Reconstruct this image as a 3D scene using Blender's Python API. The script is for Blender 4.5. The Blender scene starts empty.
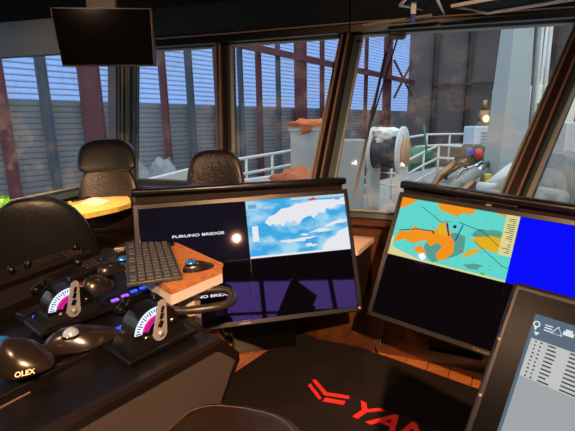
import bpy, bmesh, math, random
from mathutils import Vector as V, Matrix as M
random.seed(7)
SC = bpy.context.scene
COL = SC.collection
# ---------------------------------------------------------------- camera model
F = 405.0; TH = math.radians(12.5); RO = math.radians(-1.0); EYE = 1.6
def ray(px, py):
    a0, b0 = px-287.5, py-215.5
    a = (a0*math.cos(RO)+b0*math.sin(RO))/F; b = (-a0*math.sin(RO)+b0*math.cos(RO))/F
    return V((a, math.cos(TH)-b*math.sin(TH), -math.sin(TH)-b*math.cos(TH)))
def PZ(px, py, z):
    d = ray(px, py); return V((0, 0, EYE))+d*((z-EYE)/d.z)
def PY(px, py, y):
    d = ray(px, py); return V((0, 0, EYE))+d*(y/d.y)
# ---------------------------------------------------------------- materials
def srgb(c):
    return tuple(((x/255)/12.92 if x/255 <= .04045 else ((x/255+.055)/1.055)**2.4) for x in c)+(1,)
MC = {}
def mat(name, c, rough=.5, metal=0, spec=.5, vary=0, scale=20, bump=0, bscale=None, tint=None, coat=0):
    if name in MC: return MC[name]
    m = bpy.data.materials.new(name); m.use_nodes = True; nt = m.node_tree; n = nt.nodes; L = nt.links
    b = n['Principled BSDF']; c4 = srgb(c)
    b.inputs['Base Color'].default_value = c4; b.inputs['Roughness'].default_value = rough
    b.inputs['Metallic'].default_value = metal; b.inputs['Specular IOR Level'].default_value = spec
    if coat: b.inputs['Coat Weight'].default_value = coat; b.inputs['Coat Roughness'].default_value = .1
    if tint: b.inputs['Specular Tint'].default_value = tint
    tc = n.new('ShaderNodeTexCoord')
    nz = n.new('ShaderNodeTexNoise'); nz.inputs['Scale'].default_value = scale; nz.inputs['Detail'].default_value = 4
    L.new(tc.outputs['Object'], nz.inputs['Vector'])
    v = vary or .08
    r = n.new('ShaderNodeMix'); r.data_type = 'RGBA'
    r.inputs['A'].default_value = tuple(x*(1-v) for x in c4[:3])+(1,); r.inputs['B'].default_value = tuple(min(1, x*(1+v)) for x in c4[:3])+(1,)
    L.new(nz.outputs['Fac'], r.inputs['Factor']); L.new(r.outputs['Result'], b.inputs['Base Color'])
    if bump:
        bn = n.new('ShaderNodeTexNoise'); bn.inputs['Scale'].default_value = bscale or scale*4; bn.inputs['Detail'].default_value = 5
        L.new(tc.outputs['Object'], bn.inputs['Vector'])
        bp = n.new('ShaderNodeBump'); bp.inputs['Strength'].default_value = bump; bp.inputs['Distance'].default_value = .01
        L.new(bn.outputs['Fac'], bp.inputs['Height']); L.new(bp.outputs['Normal'], b.inputs['Normal'])
    MC[name] = m; return m
def emit(name, c, s=1.0, base=(5, 5, 8), tint=(.45, .25, 1, 1), spec=.5, rough=.025):
    if name in MC: return MC[name]
    m = mat(name, base, rough, spec=spec, tint=tint); b = m.node_tree.nodes['Principled BSDF']
    b.inputs['Emission Color'].default_value = srgb(c); b.inputs['Emission Strength'].default_value = s
    return m
def glass(name, tintc=(1, 1, 1, 1), refl=.06, dust=.0):
    m = bpy.data.materials.new(name); m.use_nodes = True; nt = m.node_tree; n = nt.nodes; L = nt.links
    n.remove(n['Principled BSDF']); out = n['Material Output']
    t = n.new('ShaderNodeBsdfTransparent'); t.inputs['Color'].default_value = tintc
    g = n.new('ShaderNodeBsdfGlossy'); g.inputs['Roughness'].default_value = .03
    d = n.new('ShaderNodeBsdfDiffuse'); d.inputs['Color'].default_value = (.75, .78, .8, 1)
    tc = n.new('ShaderNodeTexCoord'); nz = n.new('ShaderNodeTexNoise'); nz.inputs['Scale'].default_value = 3.5; nz.inputs['Detail'].default_value = 9; nz.inputs['Roughness'].default_value = .75
    L.new(tc.outputs['Object'], nz.inputs['Vector'])
    mr = n.new('ShaderNodeMapRange'); mr.inputs['From Min'].default_value = .5; mr.inputs['From Max'].default_value = .75; mr.inputs['To Max'].default_value = dust
    L.new(nz.outputs['Fac'], mr.inputs['Value'])
    fr = n.new('ShaderNodeFresnel'); fr.inputs['IOR'].default_value = 1.16
    m1 = n.new('ShaderNodeMixShader'); m2 = n.new('ShaderNodeMixShader')
    L.new(fr.outputs['Fac'], m1.inputs['Fac']); L.new(t.outputs[0], m1.inputs[1]); L.new(g.outputs[0], m1.inputs[2])
    L.new(mr.outputs['Result'], m2.inputs['Fac']); L.new(m1.outputs[0], m2.inputs[1]); L.new(d.outputs[0], m2.inputs[2])
    L.new(m2.outputs[0], out.inputs['Surface']); return m
def wood(name, c1, c2, rough=.4, plank=0, rot=0):
    m = bpy.data.materials.new(name); m.use_nodes = True; nt = m.node_tree; n = nt.nodes; L = nt.links
    b = n['Principled BSDF']; b.inputs['Roughness'].default_value = rough
    tc = n.new('ShaderNodeTexCoord'); mp = n.new('ShaderNodeMapping'); mp.inputs['Rotation'].default_value = (0, 0, rot); mp.inputs['Scale'].default_value = (1.2, 14, 14)
    L.new(tc.outputs['Object'], mp.inputs['Vector'])
    nz = n.new('ShaderNodeTexNoise'); nz.inputs['Scale'].default_value = 2.2; nz.inputs['Detail'].default_value = 8; nz.inputs['Distortion'].default_value = .6
    L.new(mp.outputs[0], nz.inputs['Vector'])
    r = n.new('ShaderNodeMix'); r.data_type = 'RGBA'; r.inputs['A'].default_value = srgb(c1); r.inputs['B'].default_value = srgb(c2)
    mr = n.new('ShaderNodeMapRange'); mr.inputs['From Min'].default_value = .35; mr.inputs['From Max'].default_value = .65; L.new(nz.outputs['Fac'], mr.inputs['Value'])
    L.new(mr.outputs[0], r.inputs['Factor']); outc = r.outputs['Result']
    if plank:
        mp2 = n.new('ShaderNodeMapping'); mp2.inputs['Rotation'].default_value = (0, 0, rot); L.new(tc.outputs['Object'], mp2.inputs['Vector'])
        bk = n.new('ShaderNodeTexBrick'); bk.inputs['Scale'].default_value = 1; bk.inputs['Brick Width'].default_value = .9; bk.inputs['Row Height'].default_value = plank
        bk.inputs['Mortar Size'].default_value = .003; bk.inputs['Color1'].default_value = (1, 1, 1, 1); bk.inputs['Color2'].default_value = (.72, .7, .68, 1); bk.inputs['Mortar'].default_value = (.15, .1, .08, 1)
        L.new(mp2.outputs[0], bk.inputs['Vector'])
        x = n.new('ShaderNodeMix'); x.data_type = 'RGBA'; x.blend_type = 'MULTIPLY'; x.inputs['Factor'].default_value = 1
        L.new(outc, x.inputs['A']); L.new(bk.outputs['Color'], x.inputs['B']); outc = x.outputs['Result']
    L.new(outc, b.inputs['Base Color']); return m
def corrugated(name, c, pitch=.2, translucent=False):
    m = bpy.data.materials.new(name); m.use_nodes = True; nt = m.node_tree; n = nt.nodes; L = nt.links
    b = n['Principled BSDF']; b.inputs['Roughness'].default_value = .6
    tc = n.new('ShaderNodeTexCoord'); sp = n.new('ShaderNodeSeparateXYZ'); L.new(tc.outputs['Object'], sp.inputs[0])
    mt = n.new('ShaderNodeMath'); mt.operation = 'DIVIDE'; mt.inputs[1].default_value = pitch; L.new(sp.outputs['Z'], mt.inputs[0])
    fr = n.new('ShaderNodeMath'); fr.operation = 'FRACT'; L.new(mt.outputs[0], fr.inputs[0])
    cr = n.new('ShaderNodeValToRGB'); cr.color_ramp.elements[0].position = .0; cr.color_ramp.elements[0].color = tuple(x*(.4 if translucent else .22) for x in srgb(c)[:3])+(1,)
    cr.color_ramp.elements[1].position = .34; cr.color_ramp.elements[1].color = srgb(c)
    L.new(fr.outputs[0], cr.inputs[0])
    nz = n.new('ShaderNodeTexNoise'); nz.inputs['Scale'].default_value = .6; L.new(tc.outputs['Object'], nz.inputs['Vector'])
    x = n.new('ShaderNodeMix'); x.data_type = 'RGBA'; x.blend_type = 'MULTIPLY'; x.inputs['Factor'].default_value = (.08 if translucent else .3)
    L.new(cr.outputs[0], x.inputs['A']); L.new(nz.outputs['Fac'], x.inputs['B']); L.new(x.outputs['Result'], b.inputs['Base Color'])
    if translucent:
        t = n.new('ShaderNodeBsdfTranslucent'); L.new(x.outputs['Result'], t.inputs['Color'])
        L.new(t.outputs[0], n['Material Output'].inputs['Surface'])
    return m
# ---------------------------------------------------------------- mesh helpers
class MB:
    def __init__(s): s.bm = bmesh.new(); s.mats = []
    def mi(s, m):
        if m is None: return 0
        if m not in s.mats: s.mats.append(m)
        return s.mats.index(m)
    def faces(s, vs, fs, m=None, smooth=False):
        bv = [s.bm.verts.new(v) for v in vs]; i = s.mi(m)
        for f in fs:
            try: q = s.bm.faces.new([bv[k] for k in f]); q.material_index = i; q.smooth = smooth
            except ValueError: pass
        return bv
    def box(s, c, d, m=None, rz=0, bev=0, mx=None):
        x, y, z = d[0]/2, d[1]/2, d[2]/2; R = M.Rotation(rz, 4, 'Z')
        if mx is None: mx = M.Translation(c) @ R
        vs = [mx @ V(p) for p in [(-x, -y, -z), (x, -y, -z), (x, y, -z), (-x, y, -z), (-x, -y, z), (x, -y, z), (x, y, z), (-x, y, z)]]
        bv = s.faces(vs, [(0, 3, 2, 1), (4, 5, 6, 7), (0, 1, 5, 4), (1, 2, 6, 5), (2, 3, 7, 6), (3, 0, 4, 7)], m)
        if bev:
            es = {e for v in bv for e in v.link_edges}
            i = s.mi(m)
            r = bmesh.ops.bevel(s.bm, geom=list(es), offset=bev, segments=3, affect='EDGES', profile=.6)
            for f in r['faces']: f.material_index = i; f.smooth = True
        return s
    def beam(s, p0, p1, side, w, d, m=None):
        p0, p1 = V(p0), V(p1); ax = (p1-p0).normalized(); sd = V(side); sd = (sd-ax*sd.dot(ax)).normalized(); o = ax.cross(sd)
        vs = []
        for p in (p0, p1):
            for a, b in ((-1, -1), (1, -1), (1, 1), (-1, 1)): vs.append(p+sd*a*w/2+o*b*d/2)
        s.faces(vs, [(0, 3, 2, 1), (4, 5, 6, 7), (0, 1, 5, 4), (1, 2, 6, 5), (2, 3, 7, 6), (3, 0, 4, 7)], m); return s
    def tube(s, pts, r, m=None, seg=10, closed=False):
        pts = [V(p) for p in pts]; n = len(pts); rs = r if isinstance(r, (list, tuple)) else [r]*n
        rings = []; prev = None
        for i, p in enumerate(pts):
            if closed: t = (pts[(i+1) % n]-pts[i-1]).normalized()
            else: t = (pts[min(i+1, n-1)]-pts[max(i-1, 0)]).normalized()
            if prev is None:
                a = V((0, 0, 1)) if abs(t.z) < .9 else V((1, 0, 0)); u = t.cross(a).normalized()
            else: u = (prev-t*prev.dot(t)).normalized()
            prev = u; w = t.cross(u)
            rings.append([p+(u*math.cos(2*math.pi*k/seg)+w*math.sin(2*math.pi*k/seg))*rs[i] for k in range(seg)])
        vs = [v for rg in rings for v in rg]; fs = []
        for i in range(n if closed else n-1):
            j = (i+1) % n
            for k in range(seg): fs.append((i*seg+k, i*seg+(k+1) % seg, j*seg+(k+1) % seg, j*seg+k))
        if not closed: fs += [tuple(range(seg))[::-1], tuple((n-1)*seg+k for k in range(seg))]
        s.faces(vs, fs, m, True); return s
    def prism(s, poly, z0, z1, m=None, mx=None, mside=None):
        mx = mx or M(); n = len(poly)
        vs = [mx @ V((p[0], p[1], z0)) for p in poly]+[mx @ V((p[0], p[1], z1)) for p in poly]
        s.faces(vs, [tuple(range(n))[::-1], tuple(range(n, 2*n))], m)
        s.faces(vs, [(i, (i+1) % n, n+(i+1) % n, n+i) for i in range(n)], mside or m); bmesh.ops.remove_doubles(s.bm, verts=s.bm.verts, dist=1e-6); return s
    def ell(s, c, r, m=None, seg=24, rings=14, fn=None, mx=None):
        vs = []; fs = []
        for i in range(rings+1):
            ph = math.pi*i/rings-math.pi/2
            for k in range(seg):
                a = 2*math.pi*k/seg; p = V((math.cos(a)*math.cos(ph), math.sin(a)*math.cos(ph), math.sin(ph)))
                if fn: p = fn(p)
                p = V((c[0]+p.x*r[0], c[1]+p.y*r[1], c[2]+p.z*r[2])); vs.append(mx @ p if mx else p)
        for i in range(rings):
            for k in range(seg): fs.append((i*seg+k, i*seg+(k+1) % seg, (i+1)*seg+(k+1) % seg, (i+1)*seg+k))
        bv = s.faces(vs, fs, m, True); bmesh.ops.remove_doubles(s.bm, verts=bv, dist=1e-6); return s
    def grid(s, fn, nu, nv, m=None, thick=0, wrap=False):
        vs = [V(fn(i/nu, j/nv)) for j in range(nv+1) for i in range(nu+1)]
        fs = [(j*(nu+1)+i, j*(nu+1)+i+1, (j+1)*(nu+1)+i+1, (j+1)*(nu+1)+i) for j in range(nv) for i in range(nu)]
        s.faces(vs, fs, m, True); return s
    def build(s, name, m=None, parent=None, loc=None, sub=0, kind=None, label=None):
        bmesh.ops.recalc_face_normals(s.bm, faces=s.bm.faces)
        me = bpy.data.meshes.new(name); s.bm.to_mesh(me); s.bm.free()
        for q in ([m] if m and not s.mats else s.mats): me.materials.append(q)
        o = bpy.data.objects.new(name, me); COL.objects.link(o)
        if parent: o.parent = parent
        if loc is not None: o.location = loc
        if sub:
            md = o.modifiers.new('sub', 'SUBSURF'); md.levels = sub; md.render_levels = sub
        if kind: o['kind'] = kind
        if label: o['label'] = label
        return o
def tag(o, label, cat, group=None, kind=None):
    o['label'] = label; o['category'] = cat
    if group: o['group'] = group
    if kind: o['kind'] = kind
    return o
def empty(name, loc, rz=0, label=None, cat=None, group=None, mx=None):
    o = bpy.data.objects.new(name, None); COL.objects.link(o); o.empty_display_size = .05
    if mx is not None: o.matrix_world = mx
    else: o.location = loc; o.rotation_euler = (0, 0, rz)
    if label: tag(o, label, cat, group)
    return o
def copy_tree(o, parent=None):
    c = o.copy(); COL.objects.link(c); c.parent = parent
    for ch in [x for x in COL.objects if x.parent == o]: copy_tree(ch, c)
    return c
def frame(origin, ux, n):   # local x = ux, local z = n
    ux = V(ux).normalized(); n = V(n); n = (n-ux*n.dot(ux)).normalized(); uy = n.cross(ux)
    m = M((ux, uy, n)).transposed().to_4x4(); m.translation = V(origin); return m
def text(s, size, m, name, parent, x=0, y=0, z=0, ext=.0004, shear=0, off=0, mx=None, align='CENTER', sx=1):
    cu = bpy.data.curves.new(name, 'FONT'); cu.body = s; cu.size = size; cu.extrude = ext; cu.shear = shear; cu.offset = off; cu.align_x = align
    t = bpy.data.objects.new('tmp', cu); COL.objects.link(t)
    bpy.context.view_layer.update()
    me = bpy.data.meshes.new_from_object(t.evaluated_get(bpy.context.evaluated_depsgraph_get()))
    bpy.data.objects.remove(t)
    me.transform(M.Translation((x, y, z)) @ (mx or M()) @ M.Diagonal((sx, 1, 1, 1)))
    me.materials.clear(); me.materials.append(m)
    o = bpy.data.objects.new(name, me); COL.objects.link(o); o.parent = parent; return o

# palette
navy = mat('navy_panel', (8, 18, 23), .6, spec=.15, vary=.15, scale=3)
ceilm = mat('ceiling_dark', (15, 18, 21), .7, spec=.15)
blackp = mat('black_plastic', (9, 8, 9), .3, vary=.2, bump=.05, bscale=300)
blackg = mat('black_gloss', (9, 9, 11), .12)
consm = mat('console_black', (13, 11, 11), .33, vary=.15, scale=8)
greyp = mat('console_grey_side', (54, 48, 46), .6, vary=.06, scale=4, bump=.08, bscale=500)
brownm = mat('brown_metal', (36, 25, 22), .4, vary=.2, scale=6, spec=.35)
brownw = wood('brown_wood', (66, 36, 20), (92, 52, 28), .4)
tealf = mat('teal_grey_frame', (52, 66, 72), .4)
gasket = mat('pale_gasket', (125, 125, 118), .5)
copper = mat('warm_lit_bronze', (105, 82, 68), .5)  # warm light on post and header edges put into this colour
leather = mat('brown_leather', (30, 19, 13), .33, vary=.3, scale=9, bump=.35, bscale=45, spec=.6)
leatherb = mat('black_leather', (22, 24, 23), .36, vary=.25, scale=9, bump=.2, bscale=60, spec=.5)
chrome = mat('chrome', (190, 190, 195), .2, metal=1)
steel = mat('brushed_steel', (150, 152, 158), .38, metal=.35, vary=.1, scale=60)
white = mat('painted_white', (205, 208, 205), .5, vary=.05)
deckg = mat('deck_grey', (150, 155, 152), .7, vary=.15, scale=3)
machg = mat('machinery_grey', (140, 145, 142), .55, vary=.25, scale=4)
purple = mat('purple_brown_steel', (92, 46, 56), .6, vary=.15, scale=2)
bluest = mat('blue_grey_steel', (66, 76, 92), .6)
copperp = mat('copper_pipe', (150, 118, 85), .3, metal=.8)
yellow = mat('yellow_paint', (220, 190, 40), .5)
orange = mat('orange_net', (196, 106, 60), .85, vary=.4, scale=30, bump=.8, bscale=60)
greenn = mat('green_net', (50, 120, 100), .9, vary=.4, scale=30, bump=.8, bscale=40)
paper = mat('paper', (236, 208, 190), .8)
tablew = wood('table_wood', (205, 175, 85), (225, 195, 108), .35)
shelfw = wood('orange_wood', (165, 105, 62), (190, 128, 80), .4)
shelfwhite = mat('white_laminate', (205, 200, 195), .5)
beige = mat('beige_laminate', (225, 200, 178), .55)
ball = mat('blue_ball', (28, 95, 170), .1, coat=1, vary=.3, scale=40)
ballg = mat('grey_blue_ball', (150, 168, 190), .12, coat=1, vary=.3, scale=40, metal=.2)
mouse_m = mat('mouse_brown_black', (30, 23, 21), .25, vary=.2, scale=30)
redp = mat('mat_red', (225, 40, 40), .8)
# ---------------------------------------------------------------- room shell
zt = 2.3
B = {0: PZ(0, 207, 1.1), 1: PZ(122, 181, 1.1), 2: PZ(229, 186, 1.1), 3: PZ(318, 212, 1.0), 4: PZ(505, 225, 1.0)}
T = {1: PZ(122, 50, zt), 2: PZ(226, 43, zt), 3: PZ(352, 33, zt), 4: PZ(592, 17, zt)}
d01 = (B[1]-B[0]); d01.z = 0; d01.normalize()
B[0] = B[1]-d01*3.2
T[0] = V((B[0].x-.35, B[0].y, zt))
B[5] = B[4]+V((.55, -1.25, 0)); T[5] = V((B[5].x+.9, B[5].y+.2, zt))
ZC = 2.56
fl = [(-3.6, -2.6), (3.9, -2.6), (3.9, 1.2), (2.6, 3.4), (.6, 3.9), (-1.2, 4.4), (-3.6, 4.0)]
floorw = wood('floor_planks', (172, 98, 48), (204, 126, 68), .35, plank=.14, rot=math.radians(-60))
fpoly = [B[k].xy for k in (0, 1, 2, 3, 4, 5)]+[V((1.9, -2.2)), V((-2.6, -2.2))]
MB().prism([(-3, -2.4), (3.4, -2.4), (3.2, 1.0), (1.9, 2.75), (.3, 3.0), (-.6, 3.6), (-1.7, 4.2), (-2.4, 3.4)], -.06, 0).build('floor', floorw, kind='structure')
MB().prism([(-3.4, -2.4), (4.6, -2.4), (4.2, 1.4), (2.7, 3.4), (.6, 3.8), (-.5, 4.1), (-1.6, 4.4), (-3.4, 3.8)], ZC, ZC+.08).build('ceiling', ceilm, kind='structure')
def quadwall(name, pts, n, th, m, kind='structure'):
    n = V(n).normalized()*th; vs = [V(p) for p in pts]+[V(p)+n for p in pts]; b = MB()
    b.faces(vs, [(0, 1, 2, 3), (7, 6, 5, 4), (0, 4, 5, 1), (1, 5, 6, 2), (2, 6, 7, 3), (3, 7, 4, 0)], m)
    return b.build(name, m, kind=kind)
def outward(a, b):
    d = (b-a); return V((-d.y, d.x, 0)).normalized()
def low(p, z): return V((p.x, p.y, z))
names = ['wall_left', 'wall_front_left', 'wall_front', 'wall_front_right', 'wall_right']
for i in range(5):
    a, b = B[i], B[i+1]; n = outward(a, b)
    quadwall(names[i], [low(a, -.1), low(b, -.1), b-V((0, 0, .04)), a-V((0, 0, .04))], n, .06, brownw)
# back wall with an opening where daylight comes in
def box_struct(name, c, d, m, rz=0): return MB().box(c, d, m, rz).build(name, m, kind='structure')
darkw = mat('dark_wall', (46, 40, 38), .6)
wb = MB()
wx0, wx1, wz0, wz1 = .35, 2.9, 1.25, 2.4
wb.box(((-3.2+wx0)/2, -2.3, 1.28), (wx0+3.2, .08, 2.6)); wb.box(((wx1+4.4)/2, -2.3, 1.28), (4.4-wx1, .08, 2.6))
wb.box(((wx0+wx1)/2, -2.3, wz0/2), (wx1-wx0, .08, wz0)); wb.box(((wx0+wx1)/2, -2.3, (wz1+2.6)/2), (wx1-wx0, .08, 2.6-wz1))
wb.build('wall_back', darkw, kind='structure')
wf = MB()
for k in range(5): wf.box((wx0+(wx1-wx0)*k/4, -2.25, (wz0+wz1)/2), (.07, .05, wz1-wz0))
for k in range(3): wf.box(((wx0+wx1)/2, -2.24, wz0+(wz1-wz0)*k/2), (wx1-wx0, .04, .04))
wf.build('window_6', blackp, kind='structure')
quadwall('wall_side_right', [V((B[5].x, B[5].y, -.1)), V((3.4, -2.3, -.1)), V((3.4, -2.3, ZC)), V((T[5].x, T[5].y, ZC))], (1, 0, 0), .06, darkw)
quadwall('wall_side_left', [V((-2.9, -2.3, -.1)), V((B[0].x, B[0].y, -.1)), V((T[0].x, T[0].y, ZC)), V((-2.9, -2.3, ZC))], (-1, 0, 0), .06, darkw)
# windows: frame + pane
gl = glass('window_glass', (.93, .95, .95, 1), dust=.22)
def lerp(a, b, t): return a+(b-a)*t
for i in range(5):
    a, b, c, d = B[i], B[i+1], T[i+1], T[i]
    u = (b-a).normalized(); n = outward(a, b)
    g0, g1 = .06, .06
    a1, b1, c1, d1 = a+u*g0, b-u*g1, c-u*g1, d+u*g0
    w = bpy.data.objects.new('window_%d' % (i+1), None); COL.objects.link(w); w['kind'] = 'structure'
    p = MB(); vs = [q for q in (a1, b1, c1, d1)]; vs += [q+n*.008 for q in vs]
    p.faces(vs, [(0, 1, 2, 3), (7, 6, 5, 4)], gl); p.build('pane', gl, w)
    f = MB()
    for q0, q1, sd in ((a1, d1, u), (b1, c1, u), (a1, b1, d1-a1), (d1, c1, d1-a1)):
        f.beam(q0, q1, sd, .05, .06, tealf)
    f.build('window_frame', tealf, w)
    g = MB(); ins = .032
    cen = (a1+b1+c1+d1)/4
    def inn(q, s1, s2): return q+u*s1*ins+V((0, 0, s2*ins))-n*.02
    A_, B_, C_, D_ = inn(a1, 1, 1), inn(b1, -1, 1), inn(c1, -1, -1), inn(d1, 1, -1)
    for q0, q1, sd in ((A_, D_, u), (B_, C_, u), (A_, B_, D_-A_), (D_, C_, D_-A_)): g.beam(q0, q1, sd, .012, .03, gasket)
    g.build('gasket', gasket, w)
# posts between panes
for i, wd in ((1, .24), (2, .05), (3, .065), (4, .08)):
    a, b = B[i]-V((0, 0, .0)), T[i]; u = (B[min(i+1, 5)]-B[i-1]).normalized(); n = outward(B[i-1], B[min(i+1, 5)])
    t = MB(); t.beam(a-n*.03, b-n*.03, u, wd, .13, brownm)
    t.beam(a-n*.1-u*wd*.42, b-n*.1-u*wd*.42, u, .014, .03, copper)
    t.beam(a-n*.1+u*wd*.36, b-n*.1+u*wd*.36, u, .012, .03, copper)  # thin strips drawn for the warm-lit edges of the post
    if i == 1:
        t.beam(a-n*.1-u*.02, b-n*.1-u*.02, u, .045, .03, mat('olive_post', (96, 98, 84), .5)); t.beam(a-n*.1+u*.05, b-n*.1+u*.05, u, .035, .03, tealf); t.beam(a-n*.1-u*.075, b-n*.1-u*.075, u, .02, .04, gasket)
    t.beam(a-n*.1, b-n*.1, u, wd*.35, .02, blackp)
    t.build('trim_%d' % i, None, kind='structure')
# header fascia above windows
for i in (1, 2, 3, 0, 4):
    a, b = T[i], T[i+1]; n = outward(a, b); k = {0: 8, 4: 7}.get(i, 4+i) if i not in (0, 4) else (19 if i == 0 else 24)
    quadwall('trim_%d' % (k+1), [a-n*.12-V((0, 0, .02)), b-n*.12-V((0, 0, .02)), V((b.x, b.y, ZC))-n*.22, V((a.x, a.y, ZC))-n*.22], n, .1, navy)
    t = MB(); t.beam(a-n*.14-V((0, 0, .0)), b-n*.14-V((0, 0, .0)), (0, 0, 1), .05, .05, blackp); t.beam(a-n*.17+V((0, 0, .035)), b-n*.17+V((0, 0, .035)), (0, 0, 1), .01, .012, copper)
    t.build('trim_%d' % (k+5), None, kind='structure')
# seam strips on the fascia
for k, (x, y0, y1) in enumerate(((226, 0, 37),)):
    pass
# dropped header box on the left
hl = [PZ(-30, 61, 2.02), PZ(60, 55.5, 2.02), PZ(112, 52, 2.02)]
b = MB()
p0, p1 = hl[0], hl[2]; n = outward(p0, p1)
quadwall('trim_20', [p0, p1, V((p1.x, p1.y, 2.2))-n*.02, V((p0.x, p0.y, 2.2))-n*.02], -n, .05, blackp)
q0, q1 = PZ(-30, 46, 2.12), PZ(112, 42, 2.12)
quadwall('trim_21', [q0, q1, V((q1.x, q1.y, ZC)), V((q0.x, q0.y, ZC))], -n, .05, navy)
MB().beam(q0-n*.06, q1-n*.06, (0, 0, 1), .012, .012).build('trim_22', copper, kind='structure')
# window ledge (wood) under windows 3-4
def ledge(name, i, w, z, m, th=.03):
    a, b = low(B[i], z), low(B[i+1], z); n = outward(a, b)
    quadwall(name, [a, b, b-n*w, a-n*w], (0, 0, -1), th, m)
ledge('trim_15', 0, .08, 1.1, tealf); ledge('trim_16', 1, .2, 1.09, brownw); ledge('trim_17', 2, .12, 1.04, brownw); ledge('trim_18', 3, .1, .985, brownw)
# ---------------------------------------------------------------- outside
lowm = corrugated('grey_corrugated', (128, 134, 142), .2)
upm = corrugated('blue_translucent_sheet', (205, 224, 255), .2, True)
endm = corrugated('dark_corrugated', (98, 92, 94), .16)
W0_, W1_ = V((-13.5, 9.4, 0)), V((10.2, 35.1, 0))
wd_ = (W1_-W0_).normalized(); wn = V((-wd_.y, wd_.x, 0))
MB().prism([(-40, 4), (60, 4), (60, 60), (-40, 60)], -4.1, -4).build('ground', mat('dock_concrete', (110, 108, 104), .9, vary=.2, scale=.5), kind='structure')
quadwall('wall_shed_lower', [low(W0_, -4), low(W1_, -4), low(W1_, 2.6), low(W0_, 2.6)], wn, .1, lowm)
quadwall('wall_shed_upper', [low(W0_, 2.6), low(W1_, 2.6), low(W1_, 16), low(W0_, 16)], wn, .02, upm)
E1 = V((45, 28, 0))
quadwall('wall_shed_end', [low(W1_, -4), low(E1, -4), low(E1, 18), low(W1_, 18)], (0, 1, 0), .2, endm)
quadwall('wall_unseen_right', [V((24, -20, -4)), V((24, 32, -4)), V((24, 32, 16)), V((24, -20, 16))], (1, 0, 0), .2, endm)  # unseen wall, added to darken the reflections in the panes
def on_wall(px, off=.35, z=2.6):
    d = ray(px, 120); # intersect in plan
    o = W0_-wn*off; den = d.x*wd_.y-d.y*wd_.x; t = (o.x*wd_.y-o.y*wd_.x)/den
    return V((d.x*t, d.y*t, 0))
def end_pt(px, off=.4):
    d = ray(px, 120); e = (E1-W1_).normalized(); o = W1_-V((0, off, 0)); den = d.x*e.y-d.y*e.x; t = (o.x*e.y-o.y*e.x)/den
    return V((d.x*t, d.y*t, 0))
colspec = [(4, .35, purple, 'thin purple steel column of the shed at the far left edge'), (48, .3, bluest, 'blue-grey column crossing the middle of the leftmost window'),
 (94, .75, purple, 'broad purple column beside the double post left of the armchair'), (166, .28, purple, 'thin purple column in the second window, left of its middle'),
 (192, .3, bluest, 'thin blue-grey column in the second window, right of its middle'), (221, .5, purple, 'purple column half hidden by the post between second and third windows'),
 (242, .25, bluest, 'blue-grey column at the left edge of the third window'), (260, .3, purple, 'thin purple column in the third window, left of the wide one'),
 (279, .25, bluest, 'blue-grey thin column just left of the wide column in the third window'), (301, .95, purple, 'wide purple column in the middle of the third window'),
 (322, .3, purple, 'thin purple column right of the wide column in the third window'), (365, .3, purple, 'thin purple column behind the wiper arms in the big window'),
 (386, 1.1, purple, 'wide purple column left of the cross bracing'), (421, 1.6, purple, 'wide purple corner column right of the cross bracing')]
for px, w, m, lab in colspec:
    p = on_wall(px); o = empty('steel_column', low(p, -4), math.atan2(wd_.y, wd_.x), lab, 'column', 'steel columns of the shed')
    b = MB(); b.box((0, 0, 9), (w, .03, 18)); b.build('web', m, o)
    for s in (-1, 1): MB().box((s*w/2, 0, 9), (.04, .12, 18)).build('flange', m, o)
for (pa, pb, lab) in (((246, 46), (420, 82), 'long purple girder running across the shed columns'),):
    a, bb = on_wall(pa[0], .6), on_wall(pb[0]-8, .6)
    za, zb_ = PY(pa[0], pa[1], a.y).z, PY(pb[0], pb[1], bb.y).z
    o = MB().beam(low(a, (za+zb_)/2+.3), low(bb, (za+zb_)/2-.3), (0, 0, 1), .32, .2).build('steel_girder', purple); tag(o, lab, 'girder')
for (pa, pb, lab) in (((394, 60), (412, 96), 'purple diagonal brace falling to the right in the X bracing'), ((412, 62), (394, 98), 'purple diagonal brace rising to the right in the X bracing')):
    a, bb = on_wall(pa[0], .5), on_wall(pb[0], .5)
    o = MB().beam(PY(pa[0], pa[1], a.y), PY(pb[0], pb[1], bb.y), wd_, .12, .12).build('diagonal_brace', purple); tag(o, lab, 'brace', 'cross bracing of the shed')
for px, lab in ((433, 'dark upright on the end wall right of the corner column'), (466, 'dark upright in the middle of the dark end wall'), (545, 'dark upright at the end wall right of the mast')):
    p = end_pt(px); o = MB().box((0, 0, 9), (.35, .3, 18)).build('end_wall_upright', mat('dark_brown_steel', (60, 48, 48), .7), loc=low(p, -4)); tag(o, lab, 'column')
for zz, lab in ((4.6, 'lower horizontal rail on the dark end wall'), (9.0, 'upper horizontal rail on the dark end wall')):
    a, bb = end_pt(432, .6), end_pt(560, .6)
    o = MB().beam(low(a, zz), low(bb, zz), (0, 0, 1), .18, .2).build('end_wall_rail', MC['dark_brown_steel']); tag(o, lab, 'girder')
# ship deck
DZ = -.4
dk = MB(); dk.prism([(-4.5, 4.8), (-1, 4.6), (2.4, 4.2), (6, 3.4), (16, 3.6), (15, 18), (7, 19), (2, 13), (-3, 8)], DZ-.2, DZ, deckg); dk.build('deck', None, kind='structure')
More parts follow.
